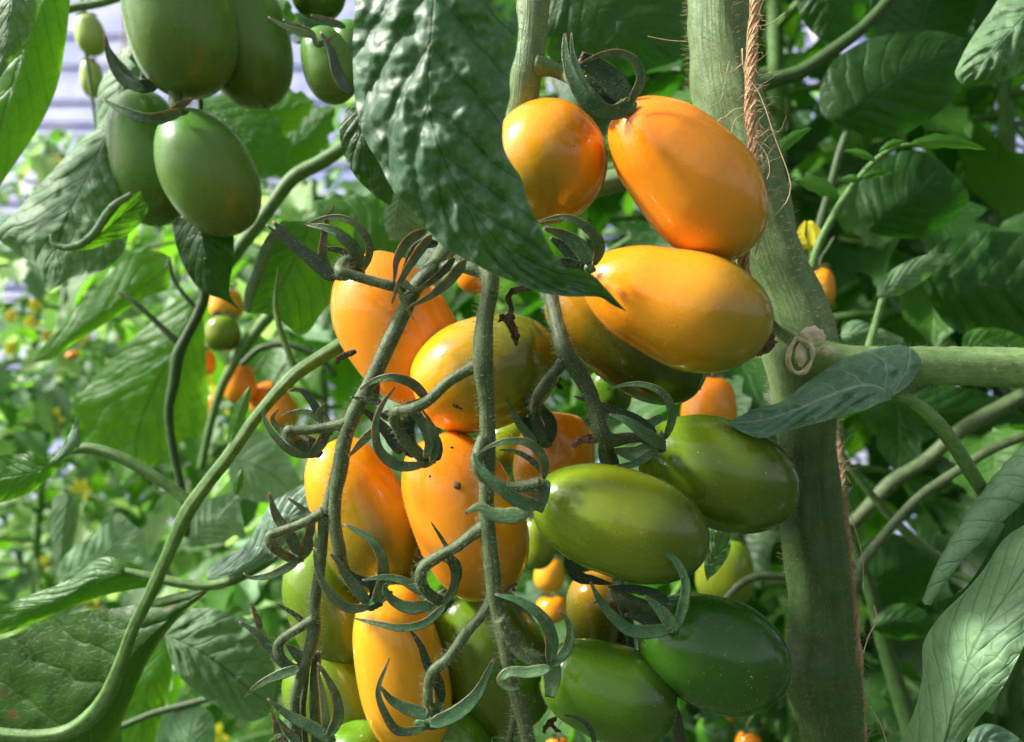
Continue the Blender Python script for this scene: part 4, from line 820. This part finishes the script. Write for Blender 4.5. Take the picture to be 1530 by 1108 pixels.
leaf('green pointed leaf at the left edge under the bluish flap', [(95,688),(70,680),(40,678),(0,680),(-50,690)], [(92,692),(70,700,-.1),(40,708,-.2),(0,714,-.1),(-50,722)], [(92,695),(72,715,.1),(48,735,.2),(10,748,.2),(-50,765)], .31, 'lf_mid', dome=.1,
     pet=('PX', [(78,690),(100,674),(135,670),(180,683),(225,708),(258,730),(285,752)], [6,12,16,17,16,15,18], .308))
# the long petiole
mb = MB(); stalk(mb, 'PX', [(560,480,1),(520,508,.6),(480,533,.3),(440,560),(395,608),(365,648),(338,686),(305,728),(280,764),(252,825),(225,885),(198,940),(180,990),(158,1042),(130,1076),(95,1095),(40,1100),(-40,1092)],
                       [22,22,20,20,17,18,19,19,21,18,18,17,19,23,24,20,18,18], .285, n=140, ridge=.10, bump=.05, seg=18)
hairs_on(mb, 700, .0013, .00004, 1); o = mb.build('leaf_stalk', [M['petiole'], M['hair']]); tag(o, 'long light green leaf stalk sweeping from the trusses to the bottom left', 'leaf stalk')
leaflet(o, 'PX', (343,672), (374,576), 22, .284, 'lf_mid'); leaflet(o, 'PX', (352,740), (362,700), 14, .29, 'lf_mid')
leaf('big spotted leaf filling the bottom left corner', [(312,876),(270,884),(230,895),(183,907,.1),(130,912,.1),(80,925,.2),(30,945,.2),(-60,975,.2)],
     [(312,880),(270,912,-.2),(235,945,-.3),(200,985,-.4),(165,1025,-.4),(125,1065,-.3),(70,1105,-.2),(-20,1160)], [(310,884),(278,912,.1),(245,950,.2),(215,1000,.3),(190,1060,.4),(170,1110,.4),(140,1160,.3),(60,1220,.2)], .32, 'lf_low', dome=.25, amp=.10, nl=6, nu=90, nv=40, edge=.1, crk=.05)
leaf('curved upper lobe of spotted foliage above the bottom left leaf', [(232,866),(205,845),(180,835,.1),(148,833,.1),(105,865,.1),(55,885,.1),(0,905),(-50,925)], [(232,870),(200,862,-.2),(172,858,-.3),(140,868,-.3),(105,888,-.3),(60,905,-.2),(0,925),(-50,945)],
     [(232,876),(200,880,.1),(170,886,.2),(140,895,.2),(105,908,.2),(65,925,.2),(10,945,.1),(-50,960)], .305, 'lf_mid', dome=.15, amp=.06,
     pet=('PX', [(180,850),(230,862),(280,872),(315,874),(345,868)], [8,14,15,15,14], .303))
leaf('round veined leaf left of the zigzag stalk near the bottom', [(246,946),(250,925),(275,912),(312,908),(350,918),(390,935),(405,965),(412,1010),(410,1050)], [(246,948),(262,955,-.2),(285,965,-.4),(310,980,-.5),(335,998,-.5),(358,1018,-.4),(378,1035,-.3),(395,1046,-.1),(408,1056)],
     [(246,950),(252,975,.1),(265,1005,.2),(288,1030,.2),(320,1052,.2),(345,1068,.2),(366,1077,.2),(390,1074,.1),(410,1060)], .33, 'lf_grey', dome=.1, amp=.16, nl=6, nu=70, nv=36, crk=.08, k=2.4, tilt=-.5)
leaf('broad grey blue leaf behind the lower left stalk', [(307,856),(320,840),(342,828),(366,812),(385,785),(402,755),(425,738),(470,715)], [(310,862,-.1),(335,860,-.2),(358,850,-.2),(380,838,-.2),(400,815,-.2),(420,790,-.2),(440,765,-.1),(480,740)], [(315,876),(330,880),(352,866),(378,852),(405,835),(430,805),(455,780),(495,760)], .31, 'lf_blue', tilt=-.5, dome=.15,
     pet=('PX', [(318,872),(345,868),(370,858),(410,835),(450,800)], [14,13,11,9,6], .312))
leaf('pale leaf between the long leaf stalk and the grey blue leaf', [(266,820),(280,795),(290,765),(302,748),(322,742),(352,733)], [(275,815),(295,800,-.1),(312,785,-.1),(325,770,-.1),(338,755),(356,740)], [(285,818),(310,814),(335,810),(352,800),(366,806),(362,770)], .40, 'lf_pale', dome=.1)
leaf('pale cut leaf left of the long leaf stalk', [(84,860),(92,835),(115,815),(140,800),(155,775),(180,765)], [(90,865),(112,850,-.1),(138,835,-.1),(160,818,-.1),(180,800),(195,780)], [(100,876),(130,878),(160,862),(190,845),(212,822),(216,795)], .45, 'lf_pale', dome=.1)
leaf('grey leaf hanging left of the pale cut leaf', [(80,740),(75,780),(78,820),(88,862)], [(105,738,-.1),(98,780,-.1),(94,820,-.1),(90,862)], [(124,735),(118,770),(108,820),(92,862)], .52, 'lf_grey')
leaf('small round leaf at the bottom edge left of the trusses', [(258,1130),(250,1090),(262,1062),(285,1054)], [(282,1140,-.1),(284,1105,-.2),(288,1080,-.1),(292,1056)], [(316,1130),(322,1090),(315,1065),(298,1056)], .42, 'lf_pale', dome=.1)
leaf('backlit leaf under the bend of the long leaf stalk', [(245,950),(220,980),(190,1020),(180,1070),(185,1120)], [(250,955),(235,990,-.1),(222,1025,-.2),(215,1065,-.1),(212,1110)], [(255,952),(258,985),(255,1020),(245,1060),(230,1110)], .43, 'lf_back', dome=.1)
leaf('wide leaf dim behind the middle of the left stalk', [(345,650),(370,640),(400,650),(430,680),(450,720)], [(340,690),(365,690,-.2),(390,700,-.2),(415,715,-.1),(440,740)], [(345,740),(365,745),(385,750),(405,752),(430,755)], .47, 'lf_pale', dome=.1)
leaf('grey leaf tip left of the drooping leaf, above the orange tomatoes', [(588,280),(576,305),(574,335),(582,358)], [(600,285,-.1),(595,310,-.2),(592,335,-.1),(590,360)], [(620,300),(630,320),(640,345),(615,362)], .30, 'lf_grey', dome=.05)
leaf('dark oval leaf peeking out left of the drooping leaf', [(520,160),(508,190),(512,225),(530,262),(560,292),(580,305)], [(545,160,-.1),(540,190,-.2),(545,225,-.2),(558,255,-.1),(570,285),(582,306)], [(570,160),(575,190),(580,225),(585,255),(588,285),(584,306)], .28, 'lf_dark', dome=.1)
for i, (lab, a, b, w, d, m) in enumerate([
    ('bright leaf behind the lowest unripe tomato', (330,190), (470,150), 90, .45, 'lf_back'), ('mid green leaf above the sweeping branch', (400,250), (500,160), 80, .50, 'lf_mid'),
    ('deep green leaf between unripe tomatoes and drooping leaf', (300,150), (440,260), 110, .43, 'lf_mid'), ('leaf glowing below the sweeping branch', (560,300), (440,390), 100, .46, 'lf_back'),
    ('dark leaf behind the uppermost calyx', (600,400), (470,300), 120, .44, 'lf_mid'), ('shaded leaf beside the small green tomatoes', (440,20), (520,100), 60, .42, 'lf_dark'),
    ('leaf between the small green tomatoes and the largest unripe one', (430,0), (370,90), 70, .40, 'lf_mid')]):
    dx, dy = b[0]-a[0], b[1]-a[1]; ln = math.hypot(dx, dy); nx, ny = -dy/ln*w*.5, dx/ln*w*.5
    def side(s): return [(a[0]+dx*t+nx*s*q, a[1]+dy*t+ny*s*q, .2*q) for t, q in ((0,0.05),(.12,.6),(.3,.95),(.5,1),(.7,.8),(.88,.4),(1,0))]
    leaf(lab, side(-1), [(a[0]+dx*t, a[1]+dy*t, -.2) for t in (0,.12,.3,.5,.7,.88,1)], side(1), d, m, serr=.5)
# dark forked petiole
def pstem(label, pts, w, d, mat, cat='leaf stalk', name='leaf_stalk', kids=()):
    mb = MB(); stalk(mb, 'PX', pts, w, d, bump=.05, ridge=.04); hairs_on(mb, 150, .0012, .00004, 1)
    o = mb.build(name, [M[mat], M['hair']]); tag(o, label, cat)
    for p2, w2 in kids:
        k2 = MB(); stalk(k2, 'PX', p2, w2, d, bump=.05); k2.build('side_stalk', [M[mat], M['hair']], o)
    return o
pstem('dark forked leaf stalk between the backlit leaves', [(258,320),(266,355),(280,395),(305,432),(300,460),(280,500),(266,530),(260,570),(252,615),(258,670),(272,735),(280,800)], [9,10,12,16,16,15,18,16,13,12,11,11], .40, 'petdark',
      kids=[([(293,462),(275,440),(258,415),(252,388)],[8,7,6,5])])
pstem('sweeping olive branch behind the upper left leaves', [(560,180),(520,215),(480,242),(440,264),(412,298),(385,335),(350,380),(330,410)], [20,20,22,22,20,20,20,18], .40, 'petiole', 'branch', 'branch')
pstem('blurred straight branch behind the left leaf stalk', [(470,400),(420,455),(395,480),(365,520),(335,570),(318,620),(300,700)], [18,18,18,16,14,12,12], .55, 'petiole', 'branch', 'branch')
pstem('thin blurred branch arching behind the background oranges', [(500,560),(470,530),(430,515),(390,520),(360,545)], [10,10,10,10,8], .52, 'petdark', 'branch', 'branch')
pstem('thin dark branch at the bottom left behind the leaf stalk', [(120,1100),(180,1085),(230,1065),(280,1052),(345,1035)], [10,10,10,11,8], .42, 'petdark', 'branch', 'branch')
pstem('dark diagonal branch at the top right', [(1100,140),(1150,122),(1195,108),(1240,78),(1290,40),(1345,-20)], [26,24,22,20,18,16], .37, 'petdark', 'branch', 'branch')
pstem('light branch crossing low at the right', [(1230,960),(1268,900),(1290,840),(1320,800),(1370,745),(1420,710),(1480,672),(1560,640)], [16,16,16,14,14,14,14,14], .34, 'stalk', 'branch', 'branch')
pstem('thick blurred stalk rising behind the light branch at the right', [(1220,830),(1290,765),(1330,722),(1380,690),(1440,640),(1530,590)], [20,20,22,20,22,22], .44, 'stalk', 'branch', 'branch')
pstem('thin leaf stalk running down beside the vine', [(1150,240),(1168,300),(1185,350),(1208,420),(1222,480)], [10,11,12,14,16], .30, 'petiole')
pstem('straight pale stalk close behind the vine on its right', [(1248,610),(1252,660),(1256,720),(1260,760)], [16,17,18,18], .31, 'petiole')
pstem('dark stalk sloping behind the light branch', [(1230,640),(1280,710),(1320,760),(1370,810),(1430,850)], [10,10,12,14,14], .40, 'petdark')
pstem('curved pale stalk behind the darkest green tomato', [(1060,930),(1085,895),(1110,870),(1140,860),(1190,865)], [12,12,12,12,12], .31, 'stalk')
pstem('green stalk near the bottom right of the vine', [(1262,780),(1296,870),(1320,960),(1345,1040),(1370,1120)], [14,18,22,26,30], .42, 'petdark')
# ------------------------------------------------------------------ background fruit, a metre of plants behind
bg = 'out of focus tomatoes behind the trusses'
for lab, A, B, R, d, m in [
    ('orange tomato behind the vine between the olive green tomato and the side branch', (1062,560), (1056,660), 42, .36, 'orange'),
    ('orange tomato half hidden behind the vine under the yellow flower', (1226,398), (1222,466), 24, .43, 'orange2'),
    ('yellow green tomato in the shade between the lime and the darkest green one', (1084,800), (1080,910), 44, .38, 'green1'),
    ('small yellow tomato seen in the gap left of the lime green tomato', (822,832), (820,884), 24, .48, 'yellow'),
    ('amber tomato under the small yellow one in the gap', (822,888), (828,930), 26, .50, 'orange2'),
    ('orange tomato tip above the dark petiole gap at left', (304,520), (302,562), 20, .60, 'orange'),
    ('orange tomato, upper one of the blurred cluster left of centre', (352,540), (364,605), 25, .58, 'orange'),
    ('orange tomato, right one of the blurred cluster left of centre', (384,575), (412,618), 28, .60, 'orange'),
    ('orange tomato, lowest of the blurred cluster near the left calyx', (412,585), (430,640), 24, .56, 'orange'),
    ('tiny orange tomato left of the blurred cluster', (320,590), (316,622), 10, .62, 'orange'),
    ('yellow tomato blurred behind the limp dark leaf', (335,430), (342,480), 26, .56, 'yellow'),
    ('blurred green tomato under the yellow one at left', (332,470), (334,526), 27, .55, 'green1'),
    ('tiny bright green tomato at the top left', (128,22), (142,82), 22, .50, 'pip'),
    ('tiny pale green tomato below the other at the top left', (134,88), (140,145), 17, .55, 'pip'),
    ('orange tomato at the bottom edge right of the centre', (1118,1092), (1120,1150), 22, .50, 'orange'),
    ('tiny orange tomato above the bottom edge, under the darkest green one', (1086,1062), (1088,1080), 9, .60, 'orange'),
    ('tiny orange tomato far back in the foliage at the right', (1425,198), (1432,208), 9, .85, 'orange'),
    ('orange tomato at the bottom edge under the central stalk', (832,1100), (834,1150), 22, .36, 'orange'),
    ('faint dark green tomato blurred under the darkest green one', (1060,1070), (1075,1120), 30, .45, 'green3'),
    ('bright green tomato blurred in the gap beside the spotted orange one', (800,770), (806,850), 26, .40, 'green1'),
    ('small orange tomato far off at the left', (106,525), (110,536), 10, .9, 'orange')]:
    o = tomato(lab, A, B, R, d, m, group=bg, hairs=0, detail=.5, nub=False)
    if R < 16: continue
    L = math.hypot(B[0]-A[0], B[1]-A[1]); ux, uy = (A[0]-B[0])/L, (A[1]-B[1])/L; a0 = (A[0]-ux*2, A[1]-uy*2)
    for q in range(5):
        an = q*1.257+A[0]; sx, sy = math.cos(an)*R*.75, math.sin(an)*R*.3
        sm = MB(); blade(sm, [a0, (a0[0]+sx*.6+ux*R*.12, a0[1]+sy*.5+uy*R*.12), (a0[0]+sx*1.1-ux*R*.1, a0[1]+sy+abs(sx)*.1)], R*.26, d-.002-.003*max(0, math.sin(an)), n=8); sm.build('sepal', M['sepal'], o)
    sm = MB(); stalk(sm, 'PX', [a0, (a0[0]+ux*R*.5, a0[1]+uy*R*.6), (a0[0]+ux*R*.7+R*.3, a0[1]+uy*R*1.1), (a0[0]+ux*R*.7+R*.8, a0[1]+uy*R*1.9)], [R*.2, R*.13, R*.13, R*.15], d); sm.build('fruit_stalk', M['stalk'], o)
pt = bpy.data.objects

leaf('grey wilted leaf hanging just left of the far left unripe tomato', [(190,85),(165,100),(148,130),(144,170),(146,210),(150,250)], [(200,95,-.2),(185,120,-.4),(175,150,-.4),(168,185,-.3),(162,220,-.2),(154,252)], [(215,100),(208,135),(205,170),(195,210),(178,240),(156,255)], .36, 'lf_grey', tilt=-.4, amp=.1)
leaf('small green leaf behind the long pointed sepal at the upper left', [(160,110),(172,85),(190,66),(212,55)], [(165,112,-.1),(180,95,-.2),(196,80,-.2),(214,60)], [(172,116),(192,110),(208,95),(218,66)], .37, 'lf_mid')
pstem('green leaf stalk crossing the very top of the pale wall', [(60,25),(105,12),(150,4),(200,-12)], [12,13,12,12], .40, 'petiole')
pstem('thin pale stalk standing before the bluish wall', [(122,-10),(124,40),(130,90),(138,150),(150,230)], [5,5,5,5,5], .50, 'petiole')

rf = random.Random(12)
for (fx, fy, fd) in ((18,468,1.0),(46,478,1.05),(52,452,1.1),(102,462,1.0),(118,478,1.05),(134,470,1.1),(16,516,1.0),(70,498,1.15),(122,500,1.1)):
    c = P(fx, fy, fd); hd = MB()
    lump(hd, fx, fy, 9, 8, fd, amp=.3); fo = hd.build('flower', M['petal'], origin=c)
    tag(fo, 'small blurred yellow flower in the sunlit foliage at the far left', 'flower', 'yellow flowers at the far left')
    for i in range(5):
        b_ = i*1.257+rf.uniform(-.3,.3); pm = MB()
        blade(pm, [(fx,fy),(fx+6*math.cos(b_), fy+6*math.sin(b_)+2),(fx+11*math.cos(b_), fy+10*math.sin(b_)+7)], 8, fd-.002, camber=.2, thick=.1, n=7)
        pm.build('petal', M['petal'], fo)
# ------------------------------------------------------------------ background plants
def plant_leaf(mb, base, dirv, up, ln, wd, rng, nu=9, nv=4, mat=0, droop=.5):
    """one ovate, folded, drooping leaflet with an uneven outline"""
    d = dirv.normalized(); s = d.cross(up)
    s = s.normalized() if s.length > 1e-4 else Vector((1,0,0))
    n = s.cross(d).normalized(); V = []; U = []; p = Vector(base); fold = rng.uniform(.1,.5); ph = rng.uniform(0,6); tw = rng.uniform(-.6,.6)
    for i in range(nu):
        u = i/(nu-1)
        w = wd*.5*(math.sin(math.pi*min(1, .04+u*.96)**.8))**.8*(1+.26*math.sin(u*19+ph))
        for j in range(nv+1):
            v = -1+2*j/nv; an = tw*u; ss = s*math.cos(an)+n*math.sin(an)
            V.append(p+ss*w*v+n*(abs(v)*w*fold+wd*.04*math.sin(u*11+v*4+ph))); U.append((u, j/nv))
        d = (d+Vector((0,0,-1))*droop*.35/nu*3).normalized(); s2 = d.cross(up)
        if s2.length > 1e-4: s = s2.normalized()
        n = s.cross(d).normalized(); p = p+d*ln/(nu-1)
    n1 = nv+1
    mb.add(V, [(i*n1+j, i*n1+j+1, (i+1)*n1+j+1, (i+1)*n1+j) for i in range(nu-1) for j in range(nv)], mat, U)
def background_plant(label, x, y, h, rad, seed, mats, nleaf=34, z0=.35, size=.085, fruit=0, group='tomato plants standing in rows behind', flowers=0):
    rng = random.Random(seed); root = empty('tomato_plant', (x, y, 0))
    tag(root, label, 'tomato plant', group)
    st = MB(); pts = [Vector((x+.03*math.sin(t*5+seed)*t, y+.03*math.cos(t*4+seed)*t, h*t)) for t in [i/14 for i in range(15)]]
    tube(st, pts, [.009-.004*i/14 for i in range(15)], 8, bump=.1, nf=40); st.build('stem', M['petiole'], root)
    fo = MB(); pe = MB()
    for q in range(nleaf):
        z = z0+(h-z0)*(q+rng.random())/nleaf; t = z/h; an = q*2.4+rng.uniform(-.5,.5)
        p0 = Vector((x+.03*math.sin(t*5+seed)*t, y+.03*math.cos(t*4+seed)*t, z)); out = Vector((math.cos(an), math.sin(an), rng.uniform(-.1,.5))).normalized()
        L = rad*rng.uniform(.6,1.15); pp = []; p = p0.copy(); d = out.copy()
        for i in range(9):
            pp.append(p.copy()); p += d*L/8; d = (d+Vector((0,0,-.13))).normalized()
        tube(pe, pp, [.0035-.0022*i/8 for i in range(9)], 5, bump=0)
        side = out.cross(Vector((0,0,1))).normalized()
        for i in (3,5,7):
            for sg in (-1,1):
                dv = (side*sg+d*.5+Vector((0,0,rng.uniform(-.7,.2)))+out*.4)
                m = rng.randrange(len(mats)); plant_leaf(fo, pp[i], dv, Vector((rng.uniform(-.5,.5),rng.uniform(-.5,.5),1)), size*rng.uniform(.7,1.25), size*rng.uniform(.45,.75), rng, mat=m, droop=rng.uniform(.3,1.4))
        m = rng.randrange(len(mats)); plant_leaf(fo, pp[8], d, Vector((0,0,1)), size*1.3, size*.8, rng, mat=m, droop=1)
    fo.build('foliage', [M[a] for a in mats], root); pe.build('leaf_stalks', M['petiole'], root)
    if flowers:
        for _ in range(flowers):
            a = rng.uniform(0,6.28); c = Vector((x+math.cos(a)*rad*.7, y-abs(math.sin(a))*rad*.8, rng.uniform(z0+.3,h)))
            fl = MB()
            for i in range(6):
                b = i*1.047; plant_leaf(fl, c, Vector((math.cos(b), -.4, math.sin(b))), Vector((0,-1,0)), .02, .009, rng, 4, 2, droop=0)
            fl.build('flower', M['petal'], root)
    for i in range(fruit):
        a = rng.uniform(0,6.28); c = Vector((x+math.cos(a)*rad*.6, y-abs(math.sin(a))*rad*.7, rng.uniform(z0+.3,h-.2)))
        fm = MB(); nr, ns = 10, 12; V = []
        for r in range(nr+1):
            th = math.pi*r/nr
            for k2 in range(ns): V.append(c+Vector((math.sin(th)*math.cos(k2*.5236)*.016, math.sin(th)*math.sin(k2*.5236)*.016, math.cos(th)*.024)))
        fm.add(V, [(r*ns+k2, (r+1)*ns+k2, (r+1)*ns+(k2+1)%ns, r*ns+(k2+1)%ns) for r in range(nr) for k2 in range(ns)], 0, None, [r2/nr for r2 in range(nr+1) for _ in range(ns)])
        fm.build('fruit', M[rng.choice(['orange','yellow','green1'])], root)
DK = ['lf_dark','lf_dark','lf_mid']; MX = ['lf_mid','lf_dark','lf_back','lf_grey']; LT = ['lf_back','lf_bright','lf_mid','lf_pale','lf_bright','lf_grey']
plants = [
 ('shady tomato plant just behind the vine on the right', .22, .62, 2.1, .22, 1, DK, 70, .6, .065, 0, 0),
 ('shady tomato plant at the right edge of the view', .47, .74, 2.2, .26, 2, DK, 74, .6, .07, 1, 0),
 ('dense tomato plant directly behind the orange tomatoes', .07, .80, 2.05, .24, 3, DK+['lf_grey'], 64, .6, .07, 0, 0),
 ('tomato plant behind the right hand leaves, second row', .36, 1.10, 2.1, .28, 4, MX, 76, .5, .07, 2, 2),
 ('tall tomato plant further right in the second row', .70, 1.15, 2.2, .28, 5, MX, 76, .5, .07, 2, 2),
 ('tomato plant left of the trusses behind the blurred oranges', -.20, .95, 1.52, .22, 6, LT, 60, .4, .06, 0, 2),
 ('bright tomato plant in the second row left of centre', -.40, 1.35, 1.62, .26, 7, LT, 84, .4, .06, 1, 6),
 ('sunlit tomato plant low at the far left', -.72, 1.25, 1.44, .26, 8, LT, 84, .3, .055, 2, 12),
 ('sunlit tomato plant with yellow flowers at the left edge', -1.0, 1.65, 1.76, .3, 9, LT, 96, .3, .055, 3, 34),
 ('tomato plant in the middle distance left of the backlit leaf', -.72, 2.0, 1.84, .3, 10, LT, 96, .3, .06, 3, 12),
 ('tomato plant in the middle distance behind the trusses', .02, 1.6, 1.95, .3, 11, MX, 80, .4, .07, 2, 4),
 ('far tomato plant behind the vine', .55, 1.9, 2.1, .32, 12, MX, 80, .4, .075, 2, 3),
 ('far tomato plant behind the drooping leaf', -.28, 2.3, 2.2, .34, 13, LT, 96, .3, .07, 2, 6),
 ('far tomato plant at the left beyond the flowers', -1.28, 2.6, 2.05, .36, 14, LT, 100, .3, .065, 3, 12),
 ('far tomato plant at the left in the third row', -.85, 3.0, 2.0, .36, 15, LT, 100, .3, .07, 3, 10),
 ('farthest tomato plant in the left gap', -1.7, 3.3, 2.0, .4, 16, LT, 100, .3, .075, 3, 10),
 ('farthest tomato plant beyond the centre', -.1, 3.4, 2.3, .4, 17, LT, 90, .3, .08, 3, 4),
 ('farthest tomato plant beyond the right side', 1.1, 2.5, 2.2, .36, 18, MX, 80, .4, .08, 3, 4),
 ('tomato plant added beyond the right edge to cast shade', .62, .42, 2.1, .24, 19, DK, 54, .7, .08, 0, 0),  # occluder outside the frame, added to darken the right side
]
for lab, x, y, h, r, sd, ms, nlf, z0, sz, fr_, fw in plants:
    background_plant(lab, x, y, h, r, sd, ms, nlf, z0, sz, fr_, flowers=fw)

# ------------------------------------------------------------------ ground, greenhouse wall
t = NT('soil'); o = t.obj(); c = t.mix(t.ss(t.noise(o, 3, 5), .4, .6), (.05,.04,.025), (.05,.11,.025)); c = t.mix(t.ss(t.noise(o, 30, 5), .5, .7), c, (.10,.16,.05))
p = t.n('ShaderNodeBsdfPrincipled', ins={'Base Color': c, 'Roughness': .9, 'Normal': t.bump(t.noise(o, 25, 6), 1, .03)}); M['soil'] = t.out(p.outputs[0])
gm = MB(); N = 60; S = 60.0
V = [Vector((-S+2*S*i/N, -S+2*S*j/N, .03*noise.noise(Vector((i*.7,j*.7,0))))) for i in range(N+1) for j in range(N+1)]
gm.add(V, [(i*(N+1)+j, (i+1)*(N+1)+j, (i+1)*(N+1)+j+1, i*(N+1)+j+1) for i in range(N) for j in range(N)])
g = gm.build('ground', M['soil'], origin=(0,0,0)); tag(g, kind='structure')
# weeds between the rows
wm = MB(); rng = random.Random(55)
for _ in range(5200):
    x = rng.uniform(-3.2, 2.2); y = rng.uniform(1.0, 5.2); b = Vector((x, y, .02))
    plant_leaf(wm, b+Vector((0,0,rng.uniform(0,.22))), Vector((rng.uniform(-1,1), rng.uniform(-1,1), rng.uniform(.3,1.5))), Vector((0,0,1)), rng.uniform(.05,.13), rng.uniform(.02,.05), rng, 5, 2, mat=rng.randrange(2), droop=1)
w = wm.build('weeds', [M['lf_back'], M['lf_bright']], origin=(0,0,0)); tag(w, 'light green weeds covering the ground between the rows', 'weeds', kind='stuff')
def box(mb, a, b, mat=0):
    (x0,y0,z0),(x1,y1,z1) = a, b
    V = [Vector(v) for v in ((x0,y0,z0),(x1,y0,z0),(x1,y1,z0),(x0,y1,z0),(x0,y0,z1),(x1,y0,z1),(x1,y1,z1),(x0,y1,z1))]
    mb.add(V, [(0,3,2,1),(4,5,6,7),(0,1,5,4),(1,2,6,5),(2,3,7,6),(3,0,4,7)], mat)
M['film'] = mat_plain('greenhouse_film', (.42,.47,.78), .4, (.66,.68,.86), 2.2, tr=.3)
M['rail'] = mat_plain('galvanised_rail', (.66,.66,.84), .5, (.60,.56,.72), 9)
gh = MB()
def slope(z): return 5.2+z*.62              # film wall given an invented backward tilt so it catches the sun
V = [Vector((x, slope(z)+o_, z)) for o_ in (0, .02) for x, z in ((-9,0),(9,0),(9,5.2),(-9,5.2))]
gh.add(V, [(0,1,2,3),(7,6,5,4),(0,4,5,1),(1,5,6,2),(2,6,7,3),(3,7,4,0)])
gw = gh.build('greenhouse_wall', M['film'], origin=(0,5.2,0), smooth=False); tag(gw, 'pale lavender greenhouse film wall with horizontal rails far behind', 'greenhouse wall')
for z in [i*.37+.2+.06*math.sin(i*2.3) for i in range(13)]:
    m2 = MB(); box(m2, (-9,slope(z)-.05,z), (9,slope(z)-.012,z+.014)); m2.build('rail', M['rail'], gw, smooth=False)
for x in range(-7, 8, 2):
    m2 = MB(); tube(m2, [Vector((x, slope(z)-.09, z)) for z in (0,1,2,3,4,5)], .02, 8, bump=0); m2.build('post', M['rail'], gw, smooth=False)
# strings that hold up the far rows
for i, (x, y) in enumerate(((-.60,1.5),(-1.12,2.3),(-.76,2.2))):
    m2 = MB(); tube(m2, [Vector((x+.01*math.sin(k3), y, .2+k3*.28)) for k3 in range(11)], .0035, 6, bump=.2)
    o = m2.build('support_string', M['twine']); tag(o, ['brown support string hanging left of the unripe tomatoes', 'farthest brown support string near the left edge', 'faint brown support string in front of the pale wall'][i], 'string')

# ------------------------------------------------------------------ light, camera
w = bpy.data.worlds.new("World"); sc.world = w; w.use_nodes = True; nt = w.node_tree
bgn = nt.nodes['Background']; sk = nt.nodes.new('ShaderNodeTexSky'); sk.sky_type = 'NISHITA'; sk.sun_disc = False
LD = Vector((-.72, -.04, .62)).normalized()
sk.sun_elevation = math.asin(LD.z); sk.sun_rotation = math.atan2(LD.x, LD.y)
sk.air_density = 1.0; sk.dust_density = 4.0; sk.ozone_density = 1.0
hs = nt.nodes.new('ShaderNodeHueSaturation'); hs.inputs['Saturation'].default_value = .25
nt.links.new(sk.outputs[0], hs.inputs['Color']); nt.links.new(hs.outputs[0], bgn.inputs[0]); bgn.inputs[1].default_value = .115
sl = bpy.data.lights.new('sun', 'SUN'); sl.energy = 4.9; sl.angle = math.radians(7); sl.color = (1,.96,.88)
so = bpy.data.objects.new('sun', sl); COL.objects.link(so); so.rotation_euler = LD.to_track_quat('Z', 'Y').to_euler(); so.location = (0,0,5)
cam = bpy.data.cameras.new('camera'); co = bpy.data.objects.new('camera', cam); COL.objects.link(co); sc.camera = co
co.location = (0,0,CZ); co.rotation_euler = (math.radians(90),0,0)
cam.sensor_width = 36; cam.lens = 36*F/1530; cam.clip_start = .01; cam.clip_end = 300
cam.dof.use_dof = True; cam.dof.focus_distance = .222; cam.dof.aperture_fstop = 13
sc.view_settings.view_transform = 'Standard'; sc.view_settings.look = 'None'; sc.view_settings.exposure = .8; sc.view_settings.gamma = 1
sc.render.engine = 'CYCLES'; sc.cycles.max_bounces = 5; sc.cycles.diffuse_bounces = 3; sc.cycles.glossy_bounces = 2; sc.cycles.transmission_bounces = 3
sc.cycles.caustics_reflective = False; sc.cycles.use_adaptive_sampling = True; sc.cycles.adaptive_threshold = .03
sc.cycles.use_denoising = True
for ob in list(bpy.data.objects):
    if '_org' in ob: del ob['_org']
